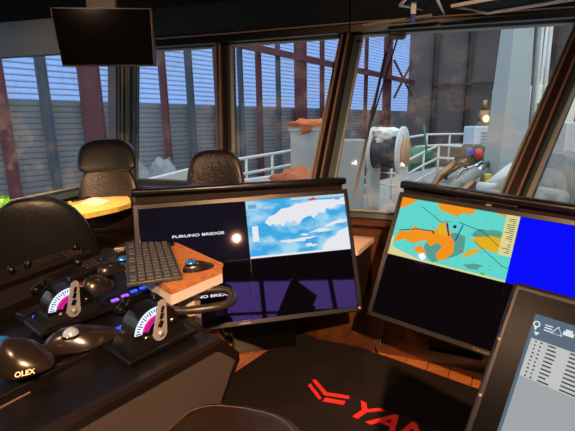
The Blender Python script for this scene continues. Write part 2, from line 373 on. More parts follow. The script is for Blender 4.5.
# rails
def railing(pts, label, zs=(1.0, .66, .34), r=.03, m=white, posts=None, dz=None):
    base = pts[0]; o = empty('guard_rail', base, 0, label, 'railing', 'white deck railings')
    loc = [V(p)-V(base) for p in pts]
    for z in zs: MB().tube([p+V((0, 0, z-1.0)) for p in loc], r).build('rail', m, o)
    for k, p in enumerate(loc):
        MB().tube([p+V((0, 0, 0)), p-V((0, 0, 1.02))], r*.9).build('post', m, o)
    return o
def R(px, py, z=.7): return PZ(px, py, z)
railing([PZ(352, 169, .62), PZ(376, 159, .7), PZ(392, 160, .7), PZ(407, 161, .7), PY(424, 152, 10.6), PY(439, 145, 11)], 'near white railing bending past the net drum')
railing([PY(439, 145, 11), PY(463, 146.5, 11), PY(487, 148, 10.8), PY(512, 149, 10.6), PY(545, 152, 10)], 'white railing running right from the bend to behind the mast', r=.032)
railing([PY(398, 139, 15), PY(427, 134.5, 15), PY(450, 134, 15.5), PY(486, 134, 15.5)], 'far white railing seen beyond the winch drum', zs=(1.0, .6), r=.04)
railing([PY(226, 161, 8.5), PY(246, 158, 9), PY(272, 154, 9.5), PY(300, 149, 10)], 'white railing seen in the third window left of the grey bin', r=.035)
railing([PY(535, 138, 12), PY(565, 142, 11), PY(600, 148, 10)], 'pale railing seen in the far right window', zs=(1.0, .6), r=.035)
# slanted stay beside the near rail
o = MB().tube([PZ(352, 169, .62), PZ(378, 212, -.38)], .05).build('slanted_stay', white); tag(o, 'thick white slanted brace dropping from the near railing corner', 'brace')
# net drum
c = PY(388, 152, 9.0); ax = V((.85, -.5, 0)).normalized()
o = empty('net_drum', low(c, DZ), math.atan2(ax.y, ax.x), 'white flanged drum wound with dark net behind the near railing', 'winch drum')
h = c.z-DZ
def disc(b, x, r, t, m): b.tube([(x-t/2, 0, h), (x+t/2, 0, h)], r, m, 28)
b = MB(); disc(b, -.32, .55, .05, white); b.build('flange', white, o); b = MB(); disc(b, .32, .55, .05, white); b.build('flange', white, o)
b = MB(); b.tube([(-.3, 0, h), (.28, 0, h)], .36, None, 24); b.build('wound_net', mat('dark_net', (62, 66, 72), .9, vary=.6, scale=40, bump=1, bscale=50), o)
b = MB(); b.tube([(.35, 0, h), (.42, 0, h)], .3, None, 24); b.build('hub', mat('tan_hub', (190, 150, 110), .6), o)
b = MB(); b.box((-.32, 0, h/2-.2), (.1, .7, h-.3)); b.box((.32, 0, h/2-.2), (.1, .7, h-.3)); b.build('stand', white, o)
# crumpled white sheet on the drum
c2 = PY(388, 135, 9.0)
def crump(p):
    k = 1+.25*math.sin(7*p.x+3*p.y)+.18*math.sin(11*p.z+5*p.x); return p*k
o = MB().ell((0, 0, 0), (.36, .3, .16), None, 20, 12, crump).build('plastic_sheet', mat('plastic_white', (225, 230, 228), .3), loc=c2); tag(o, 'crumpled white plastic sheet lying on top of the net drum', 'sheet')
# grey bin with orange net
c = PY(315, 158, 8.6)
o = empty('grey_bin', low(c, DZ), -.35, 'big pale grey bin behind the post between third and fourth windows', 'bin')
b = MB(); hh = PY(315, 129, 8.6).z-DZ
b.prism([(-.42, -.35), (.42, -.35), (.42, .4), (-.42, .4)], 0, hh); b.build('body', mat('bin_grey', (150, 152, 150), .7, vary=.2, scale=2), o)
MB().tube([(-.44, -.37, hh), (.44, -.37, hh), (.44, .42, hh), (-.44, .42, hh)], .035, closed=True).build('rim', machg, o)
o = MB().ell((0, 0, 0), (.5, .4, .16), None, 24, 12, crump).build('orange_net', orange, loc=low(c, DZ+hh+.04)+V((-.02, .02, 0))); tag(o, 'orange net piled on the grey bin', 'net')
# orange coil just outside window 3
for (px, py, Y, r1, r2, lab) in ((302, 184, 4.3, .33, .17, 'large orange-brown net heap behind the left monitor bar'), (301, 173, 4.7, .2, .1, 'small orange-brown net heap above the monitor bar')):
    o = MB().ell((0, 0, 0), (r1, r1*.7, r2), None, 24, 14, crump).build('net_heap', orange, loc=PY(px, py+3, Y)); tag(o, lab, 'net')
c = PY(302, 196, 4.5); o = MB().box((0, 0, 0), (.9, .8, 1.2), bev=.04).build('deck_hatch', machg, loc=V((c.x, 4.6, .2))); tag(o, 'grey deck hatch carrying the orange-brown net heaps', 'hatch')
# second pale box behind post
c = PY(350, 165, 8.0); o = MB().box((0, 0, 0), (.5, .5, 1.5), bev=.03).build('deck_locker', MC['bin_grey'], loc=c-V((0, 0, .25))); tag(o, 'pale grey deck locker right of the window post', 'locker')
# mast
c = PZ(500, 203, DZ+.2)
c = PY(500.5, 200, 6.2)
o = empty('mast_column', low(c, DZ), .1, 'thick pale grey mast rising beside the dark end wall', 'mast')
def taper(b, w0, w1, z0, z1, m=None):
    vs = [(x*w0/2, y*w0/2, z0) for x, y in ((-1, -1), (1, -1), (1, 1), (-1, 1))]+[(x*w1/2, y*w1/2, z1) for x, y in ((-1, -1), (1, -1), (1, 1), (-1, 1))]
    b.faces(vs, [(0, 3, 2, 1), (4, 5, 6, 7), (0, 1, 5, 4), (1, 2, 6, 5), (2, 3, 7, 6), (3, 0, 4, 7)], m)
b = MB(); taper(b, .5, .2, 0, 4.9); b.build('column', mat('mast_grey', (160, 168, 168), .5, vary=.06), o)
MB().tube([(.34, -.05, .9), (.27, -.05, 4.4)], .025).build('conduit', machg, o)
MB().tube([(.42, 0, .9), (.36, 0, 4.4)], .03).build('ladder_rail', white, o)
MB().tube([(.55, 0, .9), (.5, 0, 4.4)], .03).build('ladder_rail', white, o)
# blue white cabinet, with a reflection modelled above it
c = PY(484, 146, 11.5); o = empty('control_cabinet', c, .1, 'pale blue cabinet with louvres left of the mast', 'cabinet')
b = MB(); b.box((0, 0, 0), (.95, .6, 1.1), bev=.04); b.build('body', mat('cabinet_blue', (190, 210, 225), .4), o)
b = MB()
for k in range(9): b.box((.05, -.31, -.35+k*.09), (.7, .03, .04))
b.build('louvre', mat('louvre_grey', (120, 140, 160), .5), o)
c = PY(484, 115, 11.5); o = empty('lamp_reflection', c, 0, 'copper coloured reflection modelled as a solid shape on the pale blue cabinet', 'reflection')  # copper reflection built as a solid glowing shape, no lamp here
b = MB(); b.tube([(0, 0, -.33), (0, 0, .12)], .16, None, 16); b.build('reflection_body', copperp, o); b = MB(); b.tube([(0, 0, .12), (0, 0, .4)], .07, None, 12); b.build('neck', copperp, o)
b = MB(); b.ell((0, -.1, -.1), (.1, .08, .15)); b.build('glow_core', emit('reflected_glow', (255, 225, 190), 1.6), o)
# deck machinery: winches, hydraulic cylinders
c = PY(474, 155, 9.8); o = MB().ell((0, 0, 0), (.45, .3, .24), None, 20, 12, crump).build('rope_heap', mat('dark_green_rope', (60, 80, 60), .9, vary=.5, scale=20, bump=1), loc=c); tag(o, 'dark green rope heap in front of the pale blue cabinet', 'rope')
for px, py, r, m, lab in ((478, 154, .13, mat('red_float', (200, 40, 40), .4), 'red float on the rope heap'), (470, 152, .1, mat('blue_float', (30, 60, 170), .4), 'blue float left of the red one'), (485, 157, .1, mat('green_float', (60, 130, 70), .4), 'green float right of the red one')):
    o = MB().ell((0, 0, 0), (r, r, r)).build('float', m, loc=PY(px, py, 9.5)); tag(o, lab, 'float')
def cylinder_unit(px, py, Y, ang, L, lab, m1=machg):
    c = PY(px, py, Y); o = empty('hydraulic_cylinder', c, ang, lab, 'cylinder', 'hydraulic cylinders on the deck')
    MB().tube([(-L/2, 0, -.1), (L*.15, 0, .1)], .09, None, 14).build('barrel', m1, o)
    MB().tube([(L*.15, 0, .1), (L/2, 0, .22)], .04, None, 10).build('rod', chrome, o)
    MB().tube([(-L/2-.05, -.12, -.1), (-L/2-.05, .12, -.1)], .07, None, 10).build('eye', m1, o)
cylinder_unit(462, 178, 6.5, .5, .9, 'grey hydraulic cylinder left of the mast, slanting right')
cylinder_unit(470, 180, 6.0, .6, .9, 'grey hydraulic cylinder nearest the mast on its left')
cylinder_unit(508, 177, 5.2, .6, .8, 'grey hydraulic cylinder right of the mast foot', white)
cylinder_unit(516, 184, 4.9, .5, .7, 'grey hydraulic cylinder beside the window post')
for px, py, Y, lab in ((471, 177, 6.2, 'yellow valve block left of the mast foot'), (487, 181, 6.0, 'yellow valve block against the mast foot')):
    o = MB().box((0, 0, 0), (.09, .09, .22), bev=.02).build('valve_block', yellow, loc=PY(px, py, Y)); tag(o, lab, 'valve')
k = 0
for px, py, Y, ang, lab in ((440, 176, 6.2, 1.2, 'copper pipe at the left end of the right bar'), (448, 172, 6.6, 1.0, 'copper pipe just above the right bar'), (458, 196, 5.6, 1.25, 'copper pipe seen through the slot under the bar'), (438, 195, 5.8, .9, 'copper pipe at the left in the slot under the bar')):
    c = PY(px, py, Y); d = V((math.cos(ang)*.4, 0, math.sin(ang)*.25))
    o = MB().tube([V((c.x-d.x*1.1, c.y, DZ)), c-d, c, c+d+V((.08, 0, -.03))], .05).build('copper_pipe', copperp); tag(o, lab, 'pipe', 'copper pipes on deck')
for pts_, m_, lab in ((((446, 176), (452, 164), (462, 163), (470, 172)), mat('hose_black', (25, 25, 26), .5), 'black hose looping beside the copper pipes'),
                     (((452, 182), (462, 170), (474, 166), (482, 174)), chrome, 'bright steel pipe arching toward the mast foot'),
                     (((505, 192), (512, 172), (522, 166), (528, 176)), MC['hose_black'], 'black hose looping right of the mast foot'),
                     (((440, 186), (446, 180), (455, 186), (462, 180)), machg, 'grey bent pipe lowest behind the right bar')):
    P_ = [PY(x, y, 6.3) for x, y in pts_]; P_ = [low(P_[0], DZ)]+P_+[low(P_[-1], DZ)]
    o = MB().tube(P_, .022, seg=8).build('deck_hose', m_); tag(o, lab, 'hose', 'hoses and pipes on the deck')
# winch base blocks (deck machinery low)
for px, py, Y, s, lab in ((455, 185, 6.8, (1.2, .6, .35), 'grey winch bed under the cylinders left of the mast'), (522, 195, 5.4, (.8, .5, .3), 'grey winch bed right of the mast foot')):
    o = empty('winch_bed', PY(px, py, Y), .2, lab, 'winch'); zb2 = DZ-o.location.z; MB().box((0, 0, (zb2-.08)/2), (s[0], s[1], -.08-zb2), bev=.03).build('bed', machg, o)
    for q in (-.35, 0, .35): MB().tube([(q, -.3, -.02), (q, .3, -.02)], .11, None, 14).build('roller', machg, o)
# big winch at the right window
c = PY(556, 183, 7.2); o = empty('anchor_winch', c, -.9, 'large round grey winch in the far right window', 'winch')
MB().tube([(0, -.35, 0), (0, .35, 0)], .55, None, 28).build('drum', mat('winch_grey', (120, 122, 120), .5, vary=.3, scale=8), o)
MB().tube([(0, -.42, 0), (0, -.36, 0)], .3, None, 24).build('hub', machg, o)
MB().tube([(0, -.46, 0), (0, -.42, 0)], .13, None, 16).build('axle_cap', machg, o)
MB().box((0, 0, (DZ-c.z)/2-.2), (1.1, .8, -(DZ-c.z)-.35), bev=.03).build('bed', machg, o)
# deckhouse right of mast
c = PY(530, 118, 14); o = empty('deck_house', c, -.2, 'bright cream deckhouse with a dark window right of the mast', 'deckhouse')
MB().box((0, 0, -.5), (2.2, 1.2, 3.0), bev=.05).build('wall', mat('deckhouse_cream', (225, 218, 198), .5, vary=.1), o)
MB().box((.05, -.62, .2), (.55, .05, .5), bev=.03).build('window_glazing', mat('dark_glass', (40, 44, 50), .1), o)
MB().box((-.45, -.62, -1.1), (.6, .05, .35)).build('blue_panel', emit('blue_panel', (70, 110, 230), .9), o)
c = PY(541, 85, 14); o = MB().tube([c-V((0, 0, 1.5)), c+V((0, 0, 2.5))], .05).build('antenna_pole', white); tag(o, 'thin white pole above the cream deckhouse', 'pole')
c = PY(575, 150, 9.0); o = MB().box((0, 0, -.4), (.9, .6, 2.0), bev=.04).build('deck_box', mat('deckhouse_cream2', (190, 188, 180), .5, vary=.1), loc=c); tag(o, 'pale deck box behind the large winch at the right edge', 'box')
o = MB().ell((0, 0, 0), (.5, .4, .3), None, 20, 12, crump).build('green_net_pile', greenn, loc=PY(417, 158, 11.6)); tag(o, 'green net pile behind the bend in the railing', 'net')
o = MB().tube([PY(424, 125, 10.6), PY(425.5, 140, 10.6), PY(426.5, 152, 10.6)], .025).build('green_rope', greenn); tag(o, 'green rope hanging over the railing', 'rope')
# bulwark outside second window
for (pa, pb, Y0, Y1, lab) in (((128, 184), (200, 166), 5.2, 7.5, 'white bulwark capping rising right in the second window'), ((232, 182), (300, 171), 6.5, 7.5, 'lower white capping rail in the third window')):
    a, bb = PY(*pa, Y0), PY(*pb, Y1); o = MB().beam(a-V((0, 0, (a.z-DZ)/2)), bb-V((0, 0, (bb.z-DZ)/2)), (0, 0, 1), (a.z+bb.z)/2-DZ, .12).build('bulwark', white); tag(o, lab, 'bulwark')
c = PY(150, 172, 8); o = MB().ell((0, 0, 0), (.8, .45, 1.0), None, 22, 12, crump).build('pane_smudge_pile', mat('smudge_grey', (120, 130, 135), .9, vary=.5, scale=12, bump=1), loc=PY(160, 182, 8)-V((0,0,.6))); tag(o, 'pale pile outside the second window standing for smudges on its glass', 'net')  # solid pile added in place of pale smudges on the pane
# ---------------------------------------------------------------- wipers
def wiper(pm, pj, pb, pe, Yt, Ybm, lab):
    a = PY(*pm, Yt); j = PY(*pj, lerp(Yt, Ybm, .5)); s = PY(*pb, lerp(Yt, Ybm, .45)); e = PY(*pe, Ybm)
    o = empty('window_wiper', a, 0, lab, 'wiper', 'window wipers')
    MB().box((0, 0, .03), (.12, .06, .05), bev=.01).build('motor_cover', mat('olive_metal', (70, 66, 50), .5), o)
    MB().tube([V((0, 0, 0)), j-a], .006).build('arm', mat('arm_black', (8, 8, 8), .6), o)
    MB().tube([V((-.05, 0, 0)), j-a+V((-.012, 0, .05))], .006).build('link_arm', chrome, o)
    MB().beam(s-a, e-a, (1, 0, 0), .018, .014).build('blade', blackp, o)
wiper((397, 40), (372, 121), (386, 52), (354, 197), 3.2, 2.75, 'long wiper hanging down across the window right of the tall post')
a, e = PY(334, 62, 3.25), PY(319, 173, 2.95)
o = empty('window_wiper', a, 0, 'dark wiper running beside the tall leaning post, on its left', 'wiper', 'window wipers')
MB().beam((e-a)*.45, e-a, (1, 0, 0), .022, .02).build('blade', blackp, o); MB().tube([V((0, 0, 0)), (e-a)*.6], .006).build('arm', MC['arm_black'], o)
# ---------------------------------------------------------------- hanging tv
mx = frame(PY(101, 35, 2.05), (1, .1, -.005), (.12, -1, -.06))
o = empty('hanging_television', None, mx=mx, label='black flat television hanging screen-off from the ceiling', cat='television')
mxi = mx.inverted()
tl, tr, br, bl = [mxi @ PY(x, y, 2.05+dy) for (x, y, dy) in ((47, 6, -.05), (153, 9.5, .05), (156, 66, .05), (58.5, 65, -.05))]
b = MB(); b.prism([(tl.x, tl.y), (tr.x, tr.y), (br.x, br.y), (bl.x, bl.y)], -.05, -.004); b.build('casing', blackp, o)
b = MB(); q = [(p.x*.97+.0, p.y*.95) for p in (tl, tr, br, bl)]; b.prism(q, -.004, .001); b.build('screen', mat('tv_screen_off', (7, 7, 8), .1, spec=.3), o)
b = MB(); b.box((.0, tl.y+.06, -.07), (.13, .2, .04)); b.build('bracket', mat('bracket_grey', (80, 82, 84), .5), o)
# ceiling grille and small tags
def ceil_panel(pts, z, name, lab):
    P = [PZ(x, y, z) for x, y in pts]; o = MB(); o.tube(P, .011, closed=True, seg=6); c = sum(P, V((0, 0, 0)))/len(P)
    e = empty(name, c, 0, lab, 'ceiling fitting'); mm = o.build('frame', mat('grey_trim', (215, 215, 210), .5), e); mm.matrix_parent_inverse = M.Translation(-c)
    f = MB(); f.faces([p+V((0, 0, .012)) for p in P]+[p+V((0, 0, .03)) for p in P], [(0, 1, 2, 3), (7, 6, 5, 4)]); f = f.build('panel', ceilm, e); f.matrix_parent_inverse = M.Translation(-c)
ceil_panel([(452, 6), (487, 13), (575, -1), (560, -14)], 2.3, 'ceiling_hatch', 'dark ceiling panel with a pale rounded frame at the top right')
ceil_panel([(400, 5), (444, 14), (436, -4), (410, -6)], 2.3, 'ceiling_hatch', 'smaller dark ceiling panel with pale frame left of the large one')
a, bb = PY(363, 25.5, 2.9), PY(432, 15, 2.75)
o = MB().beam(a, bb, (0, 0, 1), .013, .02).build('curtain_track', mat('track_grey', (105, 108, 106), .5)); tag(o, 'grey curtain track above the big right window', 'track')
a = PY(413.5, 8, 2.6); o = empty('hanging_tag', a, 0, 'small white and blue tag hanging from the header', 'tag')
MB().box((0, 0, -.0), (.03, .006, .065)).build('white_tag', white, o); MB().box((0, -.001, -.06), (.026, .006, .05)).build('blue_clip', mat('clip_blue', (40, 60, 150), .4), o)
# ---------------------------------------------------------------- big monitors
def monitor(cen, h, t, r, W, asp, label):
    Rr = V((math.cos(h), math.sin(h), 0)); n = V((math.sin(h), -math.cos(h), 0)); U = V((0, 0, 1))*math.cos(t)-n*math.sin(t)
    R2 = Rr*math.cos(r)+U*math.sin(r); U2 = U*math.cos(r)-Rr*math.sin(r); N = R2.cross(U2)
    mx = M((R2, U2, N)).transposed().to_4x4(); mx.translation = V(cen)
    o = empty('bridge_monitor', None, mx=mx, label=label, cat='monitor', group='large bridge monitors')
    H = W*asp; bz = .022
    b = MB(); b.box((0, 0, -.03), (W+2*bz+.01, H+2*bz+.014, .055), bev=.006); b.build('casing', blackp, o)
    b = MB()
    for (c, d) in (((0, H/2+bz/2, .002), (W+2*bz, bz, .012)), ((0, -H/2-bz/2, .002), (W+2*bz, bz, .012)), ((-W/2-bz/2, 0, .002), (bz, H, .012)), ((W/2+bz/2, 0, .002), (bz, H, .012))): b.box(c, d)
    b.build('bezel', mat('bezel_brown_black', (14, 11, 11), .3), o)
    b = MB(); b.box((0, -.02, -.1), (W*.5, H*.5, .1), bev=.02); b.build('rear_housing', blackp, o)
    return o, mx, H
def quadrant(o, W, H, qx, qy, name, polys, base, label=None):
    b = MB(); x0 = 0 if qx else -W/2; y0 = 0 if qy else -H/2; g = .0003
    b.faces([(x0+g, y0+g, 0), (x0+W/2-g, y0+g, 0), (x0+W/2-g, y0+H/2-g, 0), (x0+g, y0+H/2-g, 0)], [(0, 1, 2, 3)], base)
    w, h = W/2-2*g, H/2-2*g
    for k, (m, pts) in enumerate(polys):
        b.faces([(x0+g+min(max(p[0], 0), 1)*w, y0+g+min(max(p[1], 0), 1)*h, .00015*(k+1)) for p in pts], [tuple(range(len(pts)))], m)
    bmesh.ops.recalc_face_normals(b.bm, faces=b.bm.faces)
    for f in b.bm.faces:
        if f.normal.z < 0: f.normal_flip()
    me = bpy.data.meshes.new(name); b.bm.to_mesh(me); b.bm.free()
    for q in b.mats: me.materials.append(q)
    ob = bpy.data.objects.new(name, me); COL.objects.link(ob); ob.parent = o
    if label: ob['label'] = label
    return ob
def blob(cx, cy, rx, ry, n=22, j=.25, seed=0, rot=0):
    rnd = random.Random(seed); ph = [rnd.uniform(0, 6.3) for _ in range(4)]
    out = []
    for k in range(n):
        a = 2*math.pi*k/n; rr = 1+j*(math.sin(2*a+ph[0])*.5+math.sin(3*a+ph[1])*.5+math.sin(5*a+ph[2])*.4+math.sin(9*a+ph[3])*.25)
        x, y = rx*rr*math.cos(a), ry*rr*math.sin(a); out.append((cx+x*math.cos(rot)-y*math.sin(rot), cy+x*math.sin(rot)+y*math.cos(rot)))
    return out
def rectp(x0, y0, x1, y1): return [(x0, y0), (x1, y0), (x1, y1), (x0, y1)]
def sea_map():
    m = emit('sea_chart', (80, 185, 235), .95); nt = m.node_tree; n = nt.nodes; L = nt.links; b = n['Principled BSDF']
    tc = n.new('ShaderNodeTexCoord'); mp = n.new('ShaderNodeMapping'); mp.inputs['Scale'].default_value = (5, 9, 1); mp.inputs['Rotation'].default_value = (0, 0, -.35)
    nz = n.new('ShaderNodeTexNoise'); nz.inputs['Scale'].default_value = 1.3; nz.inputs['Detail'].default_value = 6
    L.new(tc.outputs['Object'], mp.inputs[0]); L.new(mp.outputs[0], nz.inputs['Vector'])
    cr = n.new('ShaderNodeValToRGB'); e = cr.color_ramp.elements; e[0].position = .44; e[0].color = srgb((62, 172, 232)); e[1].position = .6; e[1].color = srgb((170, 220, 245))
    L.new(nz.outputs['Fac'], cr.inputs[0]); L.new(cr.outputs[0], b.inputs['Emission Color']); return m
sea = sea_map(); land = emit('chart_land', (238, 240, 246), .92); darkq = emit('dark_quadrant', (18, 17, 30), .8, tint=(.8, .7, 1, 1)); offq = emit('off_quadrant', (5, 3, 9), .5, tint=(.42, .2, 1, 1), spec=1)
S = 1.2
LW, LA = .96*S, .5625
def scl(c): return V((c[0]*S, c[1]*S, EYE+(c[2]-EYE)*S))
mo, mmx, LH = monitor(scl((-.173, 1.771, 1.006)), .165, .362, .031, LW, LA, 'large four-part monitor on the left showing a blue sea chart')
toolg = emit('ui_grey', (120, 170, 210), .9); redui = emit('ui_red', (220, 60, 70), .9)
quadrant(mo, LW, LH, 0, 1, 'logo_screen', [], darkq, 'dark screen quadrant with white lettering')
coast = [(.05, .62), (.12, .70), (.2, .76), (.3, .82), (.42, .88), (.55, .93), (.7, .95), (.9, .96), (1, .9), (1, .84), (.88, .8), (.8, .83), (.74, .76), (.64, .77), (.56, .7), (.48, .73), (.42, .66), (.34, .69), (.28, .62), (.2, .66), (.13, .6)]
quadrant(mo, LW, LH, 1, 1, 'sea_chart_screen', [(land, [(.17, .6), (.2, .66), (.22, .7), (.28, .73), (.35, .82), (.42, .83), (.5, .89), (.6, .9), (.7, .93), (.85, .92), (1, .94), (1, .8), (.93, .82), (.85, .74), (.8, .76), (.78, .68), (.72, .7), (.66, .6), (.63, .66), (.56, .62), (.5, .52), (.46, .6), (.42, .56), (.38, .6), (.35, .5), (.31, .57), (.28, .53), (.25, .57), (.22, .53)]),
    (land, [(.7, 0), (.73, .12), (.79, .22), (.86, .26), (.9, .34), (1, .4), (1, 0)]), (land, blob(.9, .5, .1, .04, seed=3, rot=.3, j=.5)), (land, blob(.72, .38, .1, .03, seed=5, rot=.2, j=.5)),
    (land, blob(.48, .25, .13, .035, seed=8, rot=.1, j=.5)), (land, blob(.6, .14, .05, .03, seed=9, j=.5)), (land, blob(.55, .33, .04, .02, seed=12)),
    (land, rectp(0, 0, 1, .035)), (land, rectp(.04, .28, .1, .55)), (emit('chart_pale', (185, 222, 240), .9), rectp(.45, .955, 1, 1)), (toolg, rectp(.02, .86, .1, .93)), (redui, rectp(.62, .93, .72, .955)), (redui, rectp(.66, .955, .69, .975)),
    (toolg, rectp(.9, .9, .95, .95))], sea, 'blue sea chart with white land')
quadrant(mo, LW, LH, 0, 0, 'lower_screen', [], offq); quadrant(mo, LW, LH, 1, 0, 'dark_screen', [], offq)
ink = emit('screen_text', (245, 245, 255), 1.0)
text('FURUNO BRIDGE', .02, ink, 'lettering', mo, x=-.27, y=LH*.235, z=.001, off=.0004, sx=1.8)
text('FURUNO BRIDGE', .02, ink, 'lettering', mo, x=-.25, y=-LH*.28, z=.001, off=.0004, sx=1.8)
text('FURUNO', .012, mat('bezel_print', (190, 190, 190), .5), 'brand_print', mo, x=-.06, y=-LH/2-.017, z=.009, sx=1.3)
# right monitor
RW = .96*S
ro, rmx, RH = monitor(scl((.846, 1.487, .986)), -.571, .43, -.09, RW, .5625, 'large four-part monitor on the right with orange islands chart')
teal = emit('chart_teal', (98, 218, 206), .95); org = emit('chart_orange', (248, 150, 30), .95); yel = emit('chart_yellow', (232, 178, 30), .95); cream = emit('chart_cream', (225, 215, 150), .95); tgr = emit('chart_dark_teal', (88, 165, 150), .9); blk = emit('chart_line', (30, 60, 70), .6)
bluel = emit('chart_blue_line', (40, 60, 160), .8); grn = emit('chart_green', (60, 200, 40), .9)
quadrant(ro, RW, RH, 0, 1, 'island_chart_screen', [
    (tgr, blob(.47, .34, .14, .3, seed=4, rot=-.25, j=.2)), (tgr, blob(.8, .62, .13, .1, seed=6)), (tgr, blob(.74, .12, .07, .04, seed=2, rot=.3)),
    (org, [(.02, .22), (.05, .42), (.15, .45), (.18, .56), (.24, .5), (.36, .55), (.44, .62), (.5, .52), (.55, .42), (.56, .25), (.5, .1), (.44, .1), (.42, .18), (.46, .3), (.42, .36), (.36, .28), (.3, .36), (.2, .26), (.12, .3)]),
    (org, [(.33, 1), (.36, .9), (.45, .86), (.52, .84), (.56, .9), (.66, .92), (.64, 1)]), (org, [(0, 1), (0, .8), (.06, .86), (.14, .98), (.15, 1)]), (org, blob(.28, .18, .05, .07, seed=11)), (org, blob(.88, 1, .05, .03, seed=13)),
    (yel, [(.4, .5), (.38, .66), (.43, .72), (.46, .62), (.52, .58), (.49, .5)]), (yel, blob(.83, .52, .11, .13, seed=21, rot=-.3)), (yel, blob(.7, .32, .03, .1, seed=23, rot=-.5)), (yel, blob(.96, .92, .03, .06, seed=22)),
    (cream, rectp(.9, .38, 1, 1)), (cream, rectp(0, 0, 1, .03)), (cream, [(0, 0), (.3, 0), (.26, .04), (.1, .1), (0, .16)]), (cream, rectp(0, .03, .02, .3)),
    (blk, [(.05, .42), (.2, .5), (.34, .52), (.36, .48), (.37, .49), (.35, .535), (.2, .515), (.05, .435)]),
    (blk, [(.55, .75), (.75, .68), (.9, .5), (.9, .49), (.75, .67), (.55, .74)]), (blk, [(.7, .5), (.95, .22), (1, .2), (1, .205), (.95, .23), (.7, .51)]), (blk, [(.2, .9), (.4, .7), (.5, .75), (.5, .745), (.4, .69), (.2, .89)]),
    (bluel, [(.44, .7), (.46, .7), (.5, .5), (.485, .5)]), (bluel, [(.58, .72), (.59, .72), (.56, .45), (.55, .45)]), (emit('mark_navy', (20, 20, 90), .8), rectp(.51, .64, .535, .69)), (redui, rectp(.61, .3, .63, .33)), (grn, rectp(.81, .03, .84, .06))] +
    [(blk, rectp(x, y, x+.008, y+.008)) for x, y in [(random.uniform(.1, .88), random.uniform(.08, .95)) for _ in range(34)]] +
    [(blk, rectp(.915+random.uniform(0, .06), y, .98, y+.01)) for y in [.42+.03*k for k in range(18)]], teal, 'teal chart with orange islands')
quadrant(ro, RW, RH, 1, 1, 'blue_screen', [], emit('pure_blue', (0, 8, 250), 1.0), 'plain bright blue screen quadrant')
quadrant(ro, RW, RH, 0, 0, 'dark_screen', [], offq); quadrant(ro, RW, RH, 1, 0, 'dark_screen', [], offq)
text('FURUNO', .014, emit('orange_print', (230, 150, 90), .6), 'brand_print', ro, x=-.03, y=-RH/2-.018, z=.009, sx=1.2)
b = MB(); b.ell((0, -.0, 0), (.006, .006, .003)); lo = b.build('indicator_light', emit('indicator_pink', (255, 110, 130), 1.5), mo); lo.location = (LW/2+.005, -LH/2-.008, .009)
# stands below the monitors
def stand(c, tgt, ang, lab, w=.46, z0=0):
    o = empty('monitor_stand', low(c, 0), ang, lab, 'stand', 'monitor stands')
    MB().box((0, 0, .3+z0/2), (w, .22 if not z0 else .14, .6-z0), bev=.01).build('cabinet', blackg, o)
    d = (M.Rotation(-ang, 4, 'Z') @ (tgt-low(c, 0)))
    MB().beam((0, 0, .56), d, (1, 0, 0), .1, .05).build('arm', blackp, o)
stand(V((-.2, 2.78, 0)), mmx @ V((0, 0, -.15)), .165, 'black floor cabinet beneath the left sea chart monitor')
stand(V((1.03, 2.27, 0)), rmx @ V((0, 0, -.15)), -.42, 'black wall box beneath the right islands chart monitor', .3, .22)
# ---------------------------------------------------------------- light bars above the monitors
def bar(pa, pb, Ya, Yb, lab, drop=None):
    a, bb = PY(*pa, Ya), PY(*pb, Yb); L = (bb-a).length; c = (a+bb)/2
    mx = frame(c, bb-a, (0, 0, 1)); o = empty('console_bar', None, mx=mx, label=lab, cat='bar', group='black padded bars over the monitors')
    MB().box((0, 0, 0), (L, .07, .045), bev=.018).build('padded_bar', mat('bar_black', (9, 8, 8), .3), o)
    MB().box((0, .02, -.045), (L*.97, .04, .045)).build('under_rail', brownm, o)
    for s in (-1, 1): MB().box((s*L*.3, .09, -.1), (.05, .14, .03)).build('bracket', blackp, o)
    return o
bar((131, 193), (345, 180.5), 2.3, 2.62, 'long black padded bar above the left monitor')
o = bar((402, 184), (600, 213), 2.32, 1.72, 'long black padded bar above the right monitor')
MB().box((.0, -.001, -.055), (.3, .05, .08), bev=.01).build('control_box', blackp, o)
MB().box((.02, -.03, -.04), (.025, .004, .016)).build('grey_button', steel, o)
# ---------------------------------------------------------------- desk between monitors
dz = .85
o = empty('side_desk', (.3, 2.7, 0), 0, 'dark desk with beige top between the two big monitors', 'desk')
P1, P2 = PZ(381, 232, dz), PZ(358, 251, dz)
poly = [(P1.x, P1.y), (P2.x, P2.y), (P2.x-.08, P2.y-.02), (.08, 2.42), (.08, 2.93), (.3, 2.8)]
loc = [(x-.3, y-2.7) for x, y in poly]
MB().prism([(x*.97-.01, y*.97) for x, y in loc], .48, dz-.03).build('carcass', mat('desk_dark', (28, 22, 22), .5), o)
MB().prism(loc, dz-.03, dz).build('top', beige, o)
for k in range(3):
    p = PZ(381, 233, .86); q = [V((p.x+.015-.3+.01*k, p.y-.03*k-2.7, .86)), V((p.x+.03-.3, p.y-.03*k-2.7, .72)), V((p.x+.01*k-.3, p.y-.06*k-2.72, .45)), V((p.x-.04-.3, p.y-.1-2.7-.05*k, .05))]
    cb = MB(); cb.tube(q, .006, seg=6); cb = cb.build('hanging_cable', mat('cable_beige', (120, 100, 85), .5), o)
